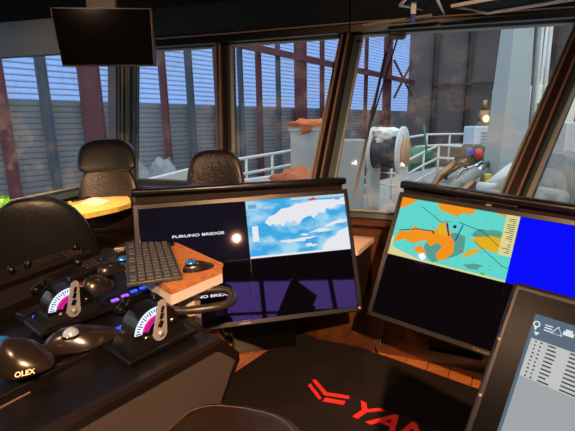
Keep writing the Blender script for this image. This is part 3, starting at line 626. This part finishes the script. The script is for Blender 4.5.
# ---------------------------------------------------------------- chairs
def chair(loc, rz, lab, w=.5, bh=.62, zseat=.55, headrest=True, m=leather, ztop=None, arms=True, group='leather bridge chairs', drop=.05):
    o = empty('bridge_chair', (loc[0], loc[1], 0), rz, lab, 'chair', group)
    zt_ = ztop or zseat+bh
    def slab(w, z0, z1, th, curve, y0, rnd=.5, lean=.08):
        def fn(p):
            # superellipse box
            e = .45
            s = lambda v: math.copysign(abs(v)**e, v)
            q = V((s(p.x)*w/2, s(p.y)*th/2, s(p.z)*(z1-z0)/2))
            tt = (q.z/((z1-z0)/2)+1)/2
            q.x *= 1-.1*tt**2; q.y += curve*(q.x/(w/2))**2*-1+lean*tt+y0; q.z += (z0+z1)/2
            q.z -= drop*(abs(q.x)/(w/2))**2.5*tt
            return q
        b = MB(); b.ell((0, 0, 0), (1, 1, 1), None, 32, 20, fn); return b
    # facing -y (towards rz); back at +y
    if headrest:
        slab(w, zseat+.02, zt_-.2, .12, .05, .24).build('backrest', m, o)
        slab(w*.97, zt_-.27, zt_, .13, .045, .3).build('headrest', leatherb, o)
    else:
        slab(w, zseat+.02, zt_, .12, .05, .24).build('backrest', m, o)
    def seatfn(p):
        e = .5; s = lambda v: math.copysign(abs(v)**e, v)
        q = V((s(p.x)*w/2*1.02, s(p.y)*.26, s(p.z)*.065)); q.z += zseat-.03+.02*(q.x/(w/2))**2; return q
    b = MB(); b.ell((0, 0, 0), (1, 1, 1), None, 32, 16, seatfn); b.build('seat', m, o)
    if arms:
        for s in (-1, 1):
            def af(p, s=s):
                e = .5; g = lambda v: math.copysign(abs(v)**e, v)
                return V((s*(w/2+.04)+g(p.x)*.045, g(p.y)*.2, zseat+.22+g(p.z)*.04))
            b = MB(); b.ell((0, 0, 0), (1, 1, 1), None, 20, 12, af); a_ = b.build('armrest', m, o)
            MB().tube([(s*(w/2+.04), .1, zseat-.02), (s*(w/2+.05), .12, zseat+.2)], .02).build('arm_post', blackp, o)
    MB().tube([(0, 0, .06), (0, 0, zseat-.08)], .035, None, 16).build('column', chrome, o)
    b = MB()
    for k in range(5):
        a = k*2*math.pi/5+.3; b.tube([(0, 0, .09), (math.cos(a)*.28, math.sin(a)*.28, .05)], .025)
    b.build('base', blackp, o)
    return o
ca = PY(108, 142, 3.3); chair((ca.x, 3.1), math.radians(12), 'tall brown leather chair with padded headrest behind the chart table', w=.48, zseat=.72, ztop=ca.z+.02)
cb = PY(211, 152, 3.2); chair((cb.x, 2.98), math.radians(-4), 'brown leather chair standing behind the left monitor bar', w=.49, zseat=.6, ztop=cb.z+.015, headrest=False)
cc = PY(50, 199, 2.1); chair((cc.x-.22, 2.36), math.radians(207), 'black leather chair with low back beside the radio panels', w=.6, zseat=.55, ztop=cc.z+.015, headrest=False, m=leatherb, drop=.22)
# helm seat in the foreground
o = empty('helm_chair', (-.22, .95, 0), math.radians(-14), 'stitched brown leather helm chair seat at the bottom edge', 'chair')
def sf(p):
    e = .55; s = lambda v: math.copysign(abs(v)**e, v); q = V((s(p.x)*.27, s(p.y)*.29, s(p.z)*.07)); q.z += .57+.03*(q.y/.27)-.03*(q.x/.25)**2+.02; return q
MB().ell((0, 0, 0), (1, 1, 1), None, 40, 20, sf).build('seat', leather, o)
pts = []
for k in range(40):
    a = 2*math.pi*k/40; e = .55; s = lambda v: math.copysign(abs(v)**e, v); x, y = s(math.cos(a))*.222, s(math.sin(a))*.24
    pts.append((x, y, .57+.03*(y/.27)-.03*(x/.25)**2+.02+.066))
MB().tube(pts, .002, seg=6, closed=True).build('stitching', mat('thread', (70, 48, 36), .7), o)
MB().tube([(0, 0, .0), (0, 0, .52)], .05, None, 16).build('column', blackp, o)
MB().tube([(0, 0, 0), (0, 0, .03)], .24, None, 28).build('base_plate', blackp, o)
# ---------------------------------------------------------------- chart table
tz = 1.05
tp = [PZ(x, y, tz) for x, y in ((0, 214), (25, 205), (53, 196), (85, 190.5), (108, 189.5), (122, 193), (130, 198), (131, 203), (118, 207), (80, 215), (60, 219), (30, 226), (-10, 233))]
wallx = lambda y: B[0].x+(B[1].x-B[0].x)*(y-B[0].y)/(B[1].y-B[0].y)
tp = [V((max(p.x, wallx(p.y)+.1), p.y, tz)) for p in tp]
o = empty('chart_table', (-1.55, 2.8, 0), 0, 'yellow wood chart table with rounded end under the left window', 'table')
loc = [(p.x+1.55, p.y-2.8) for p in tp]
MB().prism(loc, tz-.035, tz).build('tabletop', tablew, o)
MB().prism([(x*.45-.2, y*.5+.25) for x, y in loc], 0, tz-.035).build('pedestal', brownw, o)
def flat(name, pts, z, m, lab, cat, th=.002, group=None):
    P = [PZ(x, y, z) for x, y in pts]; c = sum(P, V((0, 0, 0)))/len(P); b = MB(); b.prism([((p-c).x, (p-c).y) for p in P], 0, th); o = b.build(name, m, loc=low(c, z)); tag(o, lab, cat, group); return o
flat('chart_sheet', [(80, 204), (93, 196), (111, 201), (97, 206)], tz+.001, paper, 'pinkish paper sheet on the chart table near its rounded end', 'paper')
flat('chart_sheet', [(28, 208), (52, 197), (66, 196), (50, 205)], tz+.001, mat('white_paper', (225, 220, 210), .8), 'white paper sheet on the chart table beside the sill', 'paper')
a, bb = PZ(72, 201, tz+.012), PZ(90, 197, tz+.012)
o = MB().tube([a, bb], .008).build('dark_pen', blackp); tag(o, 'dark pen lying beside the pinkish paper', 'pen')
a = PY(2, 205, 2.45); o = empty('green_cup', low(a, tz), 0, 'green cup on the chart table at the left edge', 'cup')
b = MB(); b.tube([(0, 0, 0), (0, 0, .15)], [.032, .042], None, 20); b.build('cup_body', mat('cup_green', (90, 170, 30), .35), o); b = MB(); b.tube([(0, 0, .15), (0, 0, .158)], .043, None, 20); b.build('rim', mat('cup_green_dark', (60, 120, 20), .35), o)
# ---------------------------------------------------------------- main console
zc = .85
K = lambda x, y: PZ(x, y, zc)
cA, cB_ = K(217, 337), K(40, 431)
u = (cA-cB_).normalized(); vv = V((-u.y, u.x, 0))
nearL = cA-u*1.05
pts = [cA, K(173, 304), K(146, 291), V((-.86, 2.08, zc)), V((-1.02, 2.14, zc)), V((-1.44, 1.79, zc)), nearL+vv*.95, nearL]
con = empty('helm_console', low(cA, 0), 0, 'black helm console with grey side panel carrying levers and trackballs', 'console')
L0 = [(p-low(cA, zc)) for p in pts]
MB().prism([(p.x, p.y) for p in L0], .12, zc-.002).build('body', consm, con)
# nose at the far end of the near flank
fx = lambda a, z, off: u*a+V((0, 0, z))-vv*off
def slabp(ps, off0, off1, m, name):
    b = MB(); n = len(ps); vs = [fx(a, z, off0) for a, z in ps]+[fx(a, z, off1) for a, z in ps]
    b.faces(vs, [tuple(range(n)), tuple(range(n, 2*n))[::-1]]+[(i, (i+1) % n, n+(i+1) % n, n+i) for i in range(n)], m); return b.build(name, m, con)
slabp([(-1.05, .1), (-1.05, .86), (-.02, .86), (.0, .85), (.075, .765), (.08, .73), (-.03, .58), (-.2, .1)], -.34, .03, consm, 'flank')
slabp([(-1.03, .12), (-1.03, .815), (-.03, .815), (-.012, .805), (.05, .745), (-.045, .59), (-.22, .12)], .03, .036, greyp, 'side_panel')
slabp([(-1.04, .845), (-1.04, .865), (-.01, .865), (-.01, .845)], .012, .034, mat('edge_bronze', (26, 21, 19), .3), 'edge_strip')
# raised strips on the console top
def CL(p): return p-low(cA, 0)
def cbox(pa, pb, z, w, h, m, name, bev=.004):
    a, bb = PZ(*pa, z), PZ(*pb, z); c = (a+bb)/2; ang = math.atan2((bb-a).y, (bb-a).x); b = MB(); b.box((0, 0, 0), ((bb-a).length, w, h), bev=bev); o_ = b.build(name, m, con); o_.location = CL(c); o_.rotation_euler = (0, 0, ang); return o_
cbox((-10, 402), (118, 338), .862, .03, .02, consm, 'edge_rail')
cbox((-8, 412), (30, 392), .872, .004, .004, copper, 'trim_line', 0)
# radio units
def radio(pa, pb, z, w, lab, knobs):
    a, bb = PZ(*pa, z), PZ(*pb, z); ax = (bb-a).normalized(); L = (bb-a).length; n = V((0, 0, 1))-V((-ax.y, ax.x, 0))*.35
    mx = frame((a+bb)/2, ax, n); o = empty('radio_panel', None, mx=mx, label=lab, cat='radio', group='radio control panels')
    MB().box((0, 0, -.03), (L, w, .07), bev=.008).build('case', mat('radio_brown_black', (26, 21, 20), .4), o)
    MB().box((L*.08, .005, .006), (L*.22, w*.42, .004)).build('display', mat('lcd_dark', (24, 24, 22), .15), o)
    for kx, ky in knobs:
        kb = MB(); kb.tube([(0, 0, 0), (0, 0, .012), (0, 0, .03)], [.017, .016, .013], None, 18); k_ = kb.build('knob', blackp, o); k_.location = (kx*L, ky*w, .004)
    bt = MB(); bt.box((0, 0, 0), (.014, .011, .007), bev=.002); bt = bt.build('button', mat('button_grey', (62, 56, 54), .4), o); bt.location = (L*.26, -.02, .006)
    for i in range(4):
        for j in range(3):
            if i == j == 0: continue
            q = bt.copy(); COL.objects.link(q); q.parent = o; q.location = (L*.26+i*.024, -.02+j*.02, .006)
    MB().tube([(L*.42, .0, .004), (L*.46, 0, .004)], .01).build('socket', blackp, o)
    return o
radio((-14, 283), (86, 249), .95, .095, 'radio panel nearest the black chair with three knobs', ((-.28, .1), (-.12, .15), (.4, .25)))
radio((-14, 306), (107, 258), .92, .1, 'radio panel in front, closer to the throttle levers', ((.24, .3), ))
for (pa, pb, lab) in (((45, 302), (78, 290), 'a'), ):
    cbox((20, 318), (62, 300), .875, .06, .03, consm, 'recess_panel')
# illuminated buttons
bl1 = emit('button_blue', (50, 80, 255), 1.6); bl2 = emit('button_violet', (150, 90, 255), 1.6); bl3 = emit('button_red', (255, 80, 120), 1.3)
def buttons(items, z, w, d, lab):
    c0 = PZ(items[0][0], items[0][1], z); o = empty('button_panel', low(c0, zc), math.atan2(u.y, u.x), lab, 'button panel', 'lit button panels')
    inv = o.matrix_basis.inverted() if False else (M.Translation(low(c0, zc)) @ M.Rotation(math.atan2(u.y, u.x), 4, 'Z')).inverted()
    ps = [inv @ PZ(x, y, z) for x, y, _ in items]
    x0, x1 = min(p.x for p in ps), max(p.x for p in ps); y0, y1 = min(p.y for p in ps), max(p.y for p in ps)
    MB().box(((x0+x1)/2, (y0+y1)/2, z-zc-.018), (x1-x0+w*2, y1-y0+d*2.2, .03), bev=.003).build('panel', consm, o)
    for p, it in zip(ps, items):
        b = MB(); b.box((0, 0, 0), (w, d, .008), bev=.002); q = b.build('lit_button', (bl1, bl2, bl3)[it[2]], o); q.location = (p.x, p.y, z-zc)
buttons([(32, 311, 0), (43, 306, 0), (37, 316, 0)], .885, .03, .018, 'panel with three blue lit buttons left of the rear throttle')
buttons([(115, 300, 1), (125, 295.5, 1), (134, 291, 0), (143, 287.5, 0)], .885, .03, .018, 'row of violet and blue lit buttons under the keyboard')
buttons([(117, 329, 0), (123, 326, 0)], .88, .022, .014, 'two blue lit buttons between big trackball and front throttle')
# throttle levers
def throttle(px, py, z, lab, s=1.0, first=None, rot=0):
    c = PZ(px, py, z); ang = math.atan2(u.y, u.x)+rot
    if first:
        o = copy_tree(first); o.location = c; o.rotation_euler = (0, 0, ang); o.scale = (s,)*3; tag(o, lab, 'throttle', 'engine throttle levers'); return o
    o = empty('throttle_lever', c, ang, lab, 'throttle', 'engine throttle levers'); o.scale = (s,)*3
    b = MB(); b.box((0, 0, .008), (.27, .17, .016), bev=.004); b.build('base_plate', blackp, o)
    b = MB(); vs = [(-.11, -.06, .016), (.11, -.06, .016), (.11, .065, .016), (-.11, .065, .016), (-.095, -.045, .05), (.095, -.045, .05), (.095, .055, .05), (-.095, .055, .05)]
    b.faces(vs, [(0, 3, 2, 1), (4, 5, 6, 7), (0, 1, 5, 4), (1, 2, 6, 5), (2, 3, 7, 6), (3, 0, 4, 7)]); b.build('pedestal', blackp, o)
    # half-disc housing standing on the base; face towards -y
    prof = [(-.088, .04)]+[(-.088*math.cos(a), .055+.088*math.sin(a)) for a in [math.pi*k/20 for k in range(21)]]+[(.088, .04)]
    b = MB(); n = len(prof); vs = [(x, -.04, y) for x, y in prof]+[(x, .04, y) for x, y in prof]
    b.faces(vs, [tuple(range(n)), tuple(range(n, 2*n))[::-1]]+[(i, (i+1) % n, n+(i+1) % n, n+i) for i in range(n)]); b.build('dial_housing', blackp, o)
    def sector(r0, r1, a0, a1, y, m, name, k=18):
        b = MB(); vs = []
        for i in range(k+1):
            a = math.radians(a0+(a1-a0)*i/k)
            vs += [(-math.cos(a)*r0, y, .055+math.sin(a)*r0), (-math.cos(a)*r1, y, .055+math.sin(a)*r1)]
        vs2 = [(x, y_+.002, z_) for x, y_, z_ in vs]; N = len(vs)
        b.faces(vs+vs2, [(2*i, 2*i+1, 2*i+3, 2*i+2) for i in range(k)]+[(N+2*i, N+2*i+2, N+2*i+3, N+2*i+1) for i in range(k)], m); return b
    sector(.058, .085, 8, 95, -.0425, None, 'x').build('white_scale', emit('dial_white', (225, 235, 255), 1.15), o)
    sector(.034, .056, 15, 90, -.0425, None, 'x').build('magenta_scale', emit('dial_magenta', (235, 30, 160), 1.2), o)
    tk = MB()
    for i in range(13):
        a = math.radians(12+6.6*i); r0, r1 = (.07, .08) if i % 3 else (.064, .082)
        tk.beam((-math.cos(a)*r0, -.044, .055+math.sin(a)*r0), (-math.cos(a)*r1, -.044, .055+math.sin(a)*r1), (0, 1, 0), .002, .003)
    for i in range(8):
        a = math.radians(20+9*i); tk.beam((-math.cos(a)*.038, -.044, .055+math.sin(a)*.038), (-math.cos(a)*.052, -.044, .055+math.sin(a)*.052), (0, 1, 0), .002, .003)
    tk.build('tick_marks', mat('tick_black', (15, 10, 20), .5), o)
    # lever plate
    def lever(y, tx):
        pts = []
        for a in range(180, 361, 20): pts.append((.026*math.cos(math.radians(a)), .05+.026*math.sin(math.radians(a))))
        for a in range(0, 181, 20): pts.append((tx+.014*math.cos(math.radians(a)), .155+.014*math.sin(math.radians(a))))
        b = MB(); n = len(pts); vs = [(x, y, z_) for x, z_ in pts]+[(x, y-.008, z_) for x, z_ in pts]
        b.faces(vs, [tuple(range(n)), tuple(range(n, 2*n))[::-1]]+[(i, (i+1) % n, n+(i+1) % n, n+i) for i in range(n)]); return b
    lv = lever(-.052, .018).build('lever_arm', steel, o)
    hb = MB()
    for (x, z_, r) in ((.004, .085, .011), (.010, .112, .009), (.015, .135, .007)): hb.beam((x-r*.5, -.0605, z_-.012), (x+r*.5, -.0605, z_+.008), (0, 1, 0), .003, r*1.4)
    hb.build('cutouts', blackg, lv)
    sb = MB(); sb.tube([(0, -.06, .05), (0, -.066, .05)], .011, None, 16); sb.build('pivot_bolt', steel, lv)
    lever(.06, -.05).build('lever_arm', blackp, o)
    MB().tube([(.018, -.058, .157), (.018, -.005, .165)], .013, None, 14).build('grip', blackg, o)
    MB().tube([(-.05, .055, .157), (-.105, .0, .15)], [.012, .017], None, 14).build('grip', blackg, o)
    for (x, z_) in ((-.045, .045), (.06, .07)):
        MB().tube([(x, -.041, z_), (x, -.047, z_)], .008, None, 12).build('screw', chrome, o)
    return o
t1 = throttle(152, 341, .87, 'engine throttle lever with white and magenta dial at the front corner')
throttle(69, 318, .87, 'engine throttle lever farther back beside the blue buttons', .98, t1)
# trackballs
def trackball(px, py, z, ang, Lx, Wy, H, bm, br, bpos, lab, name='trackball_mouse', mm=None, zpos=None, wave=.0):
    c = PZ(px, py, z); o = empty(name, c, ang, lab, 'trackball', 'trackballs')
    def fn(p):
        q = V(p); 
        if q.z < 0: q.z *= .05
        k = 1-.28*max(0, q.x)-wave*math.exp(-((q.y+.8)/.4)**2)
        q.z *= (1-.45*q.x)*(1) ; q.y *= k; q.x += .18*q.y*q.y
        return q
    MB().ell((0, 0, 0), (Lx/2, Wy/2, H), None, 36, 24, fn).build('body', mm or mouse_m, o)
    MB().tube([V((bpos[0], bpos[1], bpos[2]-.002))+V((0, 0, 0)), V((bpos[0], bpos[1], bpos[2]+.006))], br*1.08, None, 24).build('ball_ring', blackg, o)
    MB().ell(bpos, (br, br, br), None, 24, 16).build('ball', bm, o)
    return o
ua = math.atan2(u.y, u.x)
tb = trackball(84, 343, .88, ua-.35, .25, .15, .062, ballg, .027, (-.035, -.022, .05), 'large trackball with a silver blue ball in front of the rear throttle', wave=.2)
tb = trackball(24, 366, .89, ua-.9, .19, .14, .085, ball, .03, (-.085, .035, .05), 'tall trackball with a small printed label at the left edge')
# printed label on the left trackball
lab = MB(); lab.box((0, 0, 0), (.052, .022, .0015), bev=.0005)
lp = PZ(25, 373, .945); lmx = tb.matrix_basis.inverted() if False else None
lo = lab.build('name_label', blackg, tb)
bpy.context.view_layer.update()
lmat = tb.matrix_world.inverted() @ frame(lp, V((.93, .28, .08)), V((.0, -.75, .66)))
lo.matrix_local = lmat
tx = text('OLEX', .02, mat('label_print', (235, 200, 170), .5), 'label_text', lo, x=0, y=-.007, z=.0012, off=.0004)
trackball(99, 291, .9, ua+.3, .17, .13, .075, mat('ball_red_glint', (110, 20, 30), .2), .02, (-.06, .03, .04), 'dark trackball mouse with a red glint between the levers and the buttons')  # red light given as the colour of the ball
trackball(113, 271, .93, ua+.2, .17, .1, .05, ball, .025, (.045, -.02, .042), 'trackball with blue ball beside the front radio panel')
# ---------------------------------------------------------------- wooden shelf with keyboard and trackball
sz = .98
S1, S2, S3 = PZ(222, 267, sz), PZ(170, 243, sz), PZ(170, 288, sz)
o = empty('wooden_shelf', low(S1, 0), 0, 'orange wood shelf with white edge left of the sea chart monitor', 'shelf')
S4 = S2+(S3-S1)
pl = [S1, S2, S4, S3]; loc = [((p-S1).x, (p-S1).y) for p in pl]
MB().prism(loc, sz-.03, sz).build('wood_top', shelfw, o)
MB().prism(loc, sz-.075, sz-.031).build('white_core', shelfwhite, o)
ctr = (S3-S1)*.42+(S2-S1)*.35
MB().box((ctr.x, ctr.y, (sz-.075)/2), (.12, .12, sz-.08)).build('support_post', mat('post_cream', (205, 185, 165), .6), o)
for a, bb in ((S1, S2),): 
    e = MB(); e.beam((a-S1)*1.0+V((0, 0, sz+.008)), (bb-S1)*1.0+V((0, 0, sz+.008)), (bb-a).cross(V((0, 0, 1))), .012, .016); e.build('raised_lip', shelfw, o)
trackball(199, 269, sz, math.radians(35), .15, .075, .04, ball, .024, (-.035, .0, .03), 'black trackball with a blue ball on the wooden shelf')
# keyboard
kz = 1.0
k0, k1 = PZ(155, 279, kz), PZ(147, 240, kz); kax = (k1-k0); kl = kax.length; ka = math.atan2(kax.y, kax.x)
kw = (PZ(182, 277, kz)-PZ(133, 279, kz)).length
mx = frame((k0+k1)/2, kax, V((0, 0, 1)))
kb = empty('keyboard', None, mx=mx, label='grey-black computer keyboard propped on the wooden shelf', cat='keyboard')
MB().box((0, 0, -.008), (kl+.02, kw+.02, .018), bev=.005).build('case', mat('keyboard_grey', (52, 54, 56), .4), kb)
key0 = None; nx, ny = 15, 6
km = mat('key_grey', (74, 76, 80), .45)
for j in range(ny):
    for i in range(nx):
        if j == 5 and i > 0 and i % 3 == 2: continue
        x = -kl/2+(i+.5)*kl/nx; y = -kw/2+(j+.5)*kw/ny
        if key0 is None:
            b = MB(); b.box((0, 0, 0), (kl/nx*.8, kw/ny*.78, .007), bev=.0015); key0 = b.build('key', km, kb); key0.location = (x, y, .004)
        else:
            q = key0.copy(); COL.objects.link(q); q.parent = kb; q.location = (x, y, .004)
MB().box((0, 0, -.03), (kl*.6, kw*.7, .03)).build('support_foot', blackp, kb)
# oval grab handle at console end
c = PZ(200, 304, .87); o = empty('grab_handle', c, math.atan2(.25, 1), 'black oval grab handle at the end of the console', 'handle')
ring = []
for k in range(32):
    a = 2*math.pi*k/32; e = .7; s = lambda v: math.copysign(abs(v)**e, v); ring.append((s(math.cos(a))*.14+.0, s(math.sin(a))*.095, .02))
MB().tube(ring, .017, None, 12, closed=True).build('ring', mat('handle_dark', (38, 32, 31), .35), o)
MB().box((-.15, 0, -.01), (.12, .1, .05), bev=.01).build('mount', blackp, o)
# ---------------------------------------------------------------- floor mat with lettering
mC = V((.11, 3.0, 0)); e1 = V((.785, -.62, 0)).normalized(); e2 = V((-e1.y*-1, 0, 0)); e2 = V((e1.y, -e1.x, 0))
mm = M((e1, -e2, V((0, 0, 1)))).transposed().to_4x4(); mm.translation = low(mC, 0.001)
o = empty('floor_mat', None, mx=mm, label='black floor mat with red lettering between the monitors and helm seat', cat='mat')
MB().box((.95, -.75, .006), (1.9, 1.5, .012), bev=.004).build('mat_body', mat('mat_black', (30, 24, 23), .85, vary=.5, scale=120, bump=.6, bscale=200, spec=.2), o)
inv = mm.inverted()
def ML(px, py):
    q = inv @ PZ(px, py, .013); return (q.x, q.y)
z4 = lambda x, y: ML(280+x*.3826, 300+y*.3826)
b = MB()
for poly in ([(92, 207), (84, 211), (115, 249), (181, 259), (181, 251), (123, 242)], [(80, 218), (73, 224), (101, 260), (109, 257)], [(119, 256), (111, 265), (166, 274), (171, 265)]):
    b.prism([z4(*p) for p in poly], .012, .0145, redp)
b.build('emblem', None, o)
y0 = z4(187, 303); y1 = z4(330, 362)
dx, dy = y1[0]-y0[0], y1[1]-y0[1]; 
text('YANMAR', .205, redp, 'lettering', o, x=y0[0]-.045, y=y0[1]+.0, z=.0135, ext=.001, shear=.25, off=.004, align='LEFT', sx=1.1, mx=M.Rotation(math.atan2(dy, dx)*.6, 4, 'Z'))
# ---------------------------------------------------------------- foreground touch panel at right
h, t = math.radians(-51), math.radians(32)
R_ = V((math.cos(h), math.sin(h), 0)); n = V((math.sin(h), -math.cos(h), 0)); U = V((0, 0, 1))*math.cos(t)-n*math.sin(t); N = R_.cross(U)
tl = PY(514, 281, .80)
mx = M((R_, U, N)).transposed().to_4x4(); mx.translation = tl
o = empty('touch_panel', None, mx=mx, label='near black-framed touch panel with grey table display at the right edge', cat='touch panel')
inv = mx.inverted()
def TP(px, py):
    d = inv.to_3x3() @ ray(px, py); c0 = inv @ V((0, 0, EYE)); k = -c0.z/d.z; q = c0+d*k; return q.x, q.y
PW, PH = .62, .42
MB().box((PW/2, -PH/2, -.022), (PW, PH, .044), bev=.008).build('casing', mat('panel_frame', (15, 12, 12), .35), o)
q1 = TP(536, 314); q0 = TP(521, 302)
b = MB(); b.box((PW/2, -PH/2, .0015), (PW-.03, PH-.03, .003), bev=.001); b.build('glass_border', mat('panel_border_black', (4, 4, 5), .3, spec=.12), o)
uig = emit('panel_ui_slate', (96, 118, 136), .8, tint=(1, 1, 1, 1)); uil = emit('panel_ui_grey', (170, 176, 178), .85, tint=(1, 1, 1, 1)); uiw = emit('panel_ui_table', (205, 208, 206), .85, tint=(1, 1, 1, 1)); uik = emit('panel_ui_ink', (70, 80, 88), .6)
b = MB(); x0, y0 = q1; x1, y1 = PW-.04, -PH+.03
b.faces([(x0, y0, .0035), (x1, y0, .0035), (x1, y1, .0035), (x0, y1, .0035)], [(0, 1, 2, 3)], uig)
gx, gy = TP(532, 338); g1 = TP(522, 376)
b.faces([(gx, gy, .004), (x1-.01, gy, .004), (x1-.01, y1+.01, .004), (gx, y1+.01, .004)], [(0, 1, 2, 3)], uil)
ty = g1[1]
b.faces([(gx, gy, .0044), (x1-.01, gy, .0044), (x1-.01, ty, .0044), (gx, ty, .0044)], [(0, 1, 2, 3)], uiw)
rows = 10
for r in range(rows):
    yy = gy-(r+.5)*(gy-ty)/rows
    for (cx0, cx1) in ((.008, .012), (.017, .021), (.03, .05), (.066, .105), (.13, .145), (.16, .19), (.2, .24), (.26, .3)):
        ln = cx0+(cx1-cx0)*random.uniform(.6, 1)
        if gx+ln < x1: b.faces([(gx+cx0, yy-.0016, .0048), (gx+ln, yy-.0016, .0048), (gx+ln, yy+.0012, .0048), (gx+cx0, yy+.0012, .0048)], [(0, 1, 2, 3)], uik)
for f in b.bm.faces:
    f.normal_update()
    if f.normal.z < 0: f.normal_flip()
me = bpy.data.meshes.new('display'); b.bm.to_mesh(me); b.bm.free()
for q in b.mats: me.materials.append(q)
dob = bpy.data.objects.new('display', me); COL.objects.link(dob); dob.parent = o
icw = emit('panel_icon', (235, 240, 245), .9)
ic = MB()
for k, (px, py) in enumerate(((537, 326), (549, 329), (558, 332), (569, 335))):
    x, y = TP(px, py); s = .0085
    if k == 0: ic.tube([(x+s*.6*math.cos(a), y+.003+s*.6*math.sin(a), .0045) for a in [i*math.pi/6 for i in range(12)]], .0012, seg=6, closed=True); ic.faces([(x-.003, y-.003, .0046), (x+.003, y-.003, .0046), (x, y-.010, .0046)], [(0, 1, 2)])
    if k == 1:
        for d_ in (-.005, 0, .005): ic.box((x, y+d_, .0045), (.013, .002, .001))
    if k == 2: ic.tube([(x-s, y-s*.7, .0045), (x+s, y-s*.7, .0045), (x, y+s, .0045)], .0013, seg=6, closed=True)
    if k == 3: ic.box((x, y, .0045), (.017, .007, .001)); ic.box((x, y+.006, .0045), (.011, .004, .001))
x, y = TP(537, 334); ic.faces([(x-.005, y+.003, .0046), (x+.005, y+.003, .0046), (x, y-.004, .0046)], [(0, 1, 2)])
ic.build('icons', icw, o)
for (px, py) in ((499, 339), (480, 395)):
    x, y = TP(px, py); s_ = MB(); s_.tube([(0, 0, 0), (0, 0, .002)], .0035, None, 10); s_ = s_.build('screw', copper, o); s_.location = (x, y, .0)
cst = mx @ V((PW*.55, -PH*.6, -.1))
MB().box((PW*.5, -PH*.55, -.1), (.2, .2, .12), bev=.01).build('rear_housing', blackp, o)
o = MB().prism([(-.12, -.12), (.12, -.12), (.12, .12), (-.12, .12)], 0, cst.z-.03).build('panel_pedestal', consm, loc=low(cst, 0)); tag(o, 'dark pedestal carrying the near touch panel', 'pedestal')
# ---------------------------------------------------------------- lights
def area(name, loc, tgt, size, power, color, spread=math.pi):
    l = bpy.data.lights.new(name, 'AREA'); l.shape = 'DISK'; l.size = size; l.energy = power; l.color = color; l.spread = spread
    o = bpy.data.objects.new(name, l); COL.objects.link(o); o.location = loc
    o.rotation_euler = (V(tgt)-V(loc)).to_track_quat('-Z', 'Y').to_euler(); return o
warm = (1, .56, .28)
area('lamp_warm', (.3, -.7, 2.42), (.3, 1.4, .2), .05, 85, warm, math.radians(110))
area('lamp_chart', (-1.3, 2.0, 2.45), (-1.5, 2.95, 1.0), .05, 11, (1, .66, .36), math.radians(64))
area('lamp_desk', (.2, 1.9, 2.5), (.3, 2.6, .8), .05, 5, (1, .6, .35), math.radians(110))
area('lamp_left', (-1.3, .2, 2.5), (-.7, 1.2, .8), .05, 12, (1, .6, .38), math.radians(110))
# world
w = bpy.data.worlds.new('sky'); SC.world = w; w.use_nodes = True; nt = w.node_tree; bg = nt.nodes['Background']
tc = nt.nodes.new('ShaderNodeTexCoord'); sp = nt.nodes.new('ShaderNodeSeparateXYZ'); cr = nt.nodes.new('ShaderNodeValToRGB')
cr.color_ramp.elements[0].position = .0; cr.color_ramp.elements[0].color = (.55, .6, .68, 1); cr.color_ramp.elements[1].position = .7; cr.color_ramp.elements[1].color = (.85, .93, 1, 1)
nt.links.new(tc.outputs['Generated'], sp.inputs[0]); nt.links.new(sp.outputs['Z'], cr.inputs[0]); nt.links.new(cr.outputs[0], bg.inputs['Color'])
bg.inputs['Strength'].default_value = 2.0
# camera
cam = bpy.data.cameras.new('camera'); cam.sensor_width = 36; cam.lens = F/575*36; cam.clip_start = .02; cam.clip_end = 300
co = bpy.data.objects.new('camera', cam); COL.objects.link(co)
fw = V((0, math.cos(TH), -math.sin(TH))); up = V((0, math.sin(TH), math.cos(TH))); rt = V((1, 0, 0))
cr_, sr_ = math.cos(RO), math.sin(RO)
X = rt*cr_+up*sr_; Y = -rt*sr_+up*cr_
m = M((X, Y, -fw)).transposed().to_4x4(); m.translation = (0, 0, EYE); co.matrix_world = m
SC.camera = co
SC.view_settings.view_transform = 'Standard'; SC.view_settings.look = 'None'; SC.view_settings.gamma = 1; SC.view_settings.exposure = 0; SC.view_settings.use_curve_mapping = False
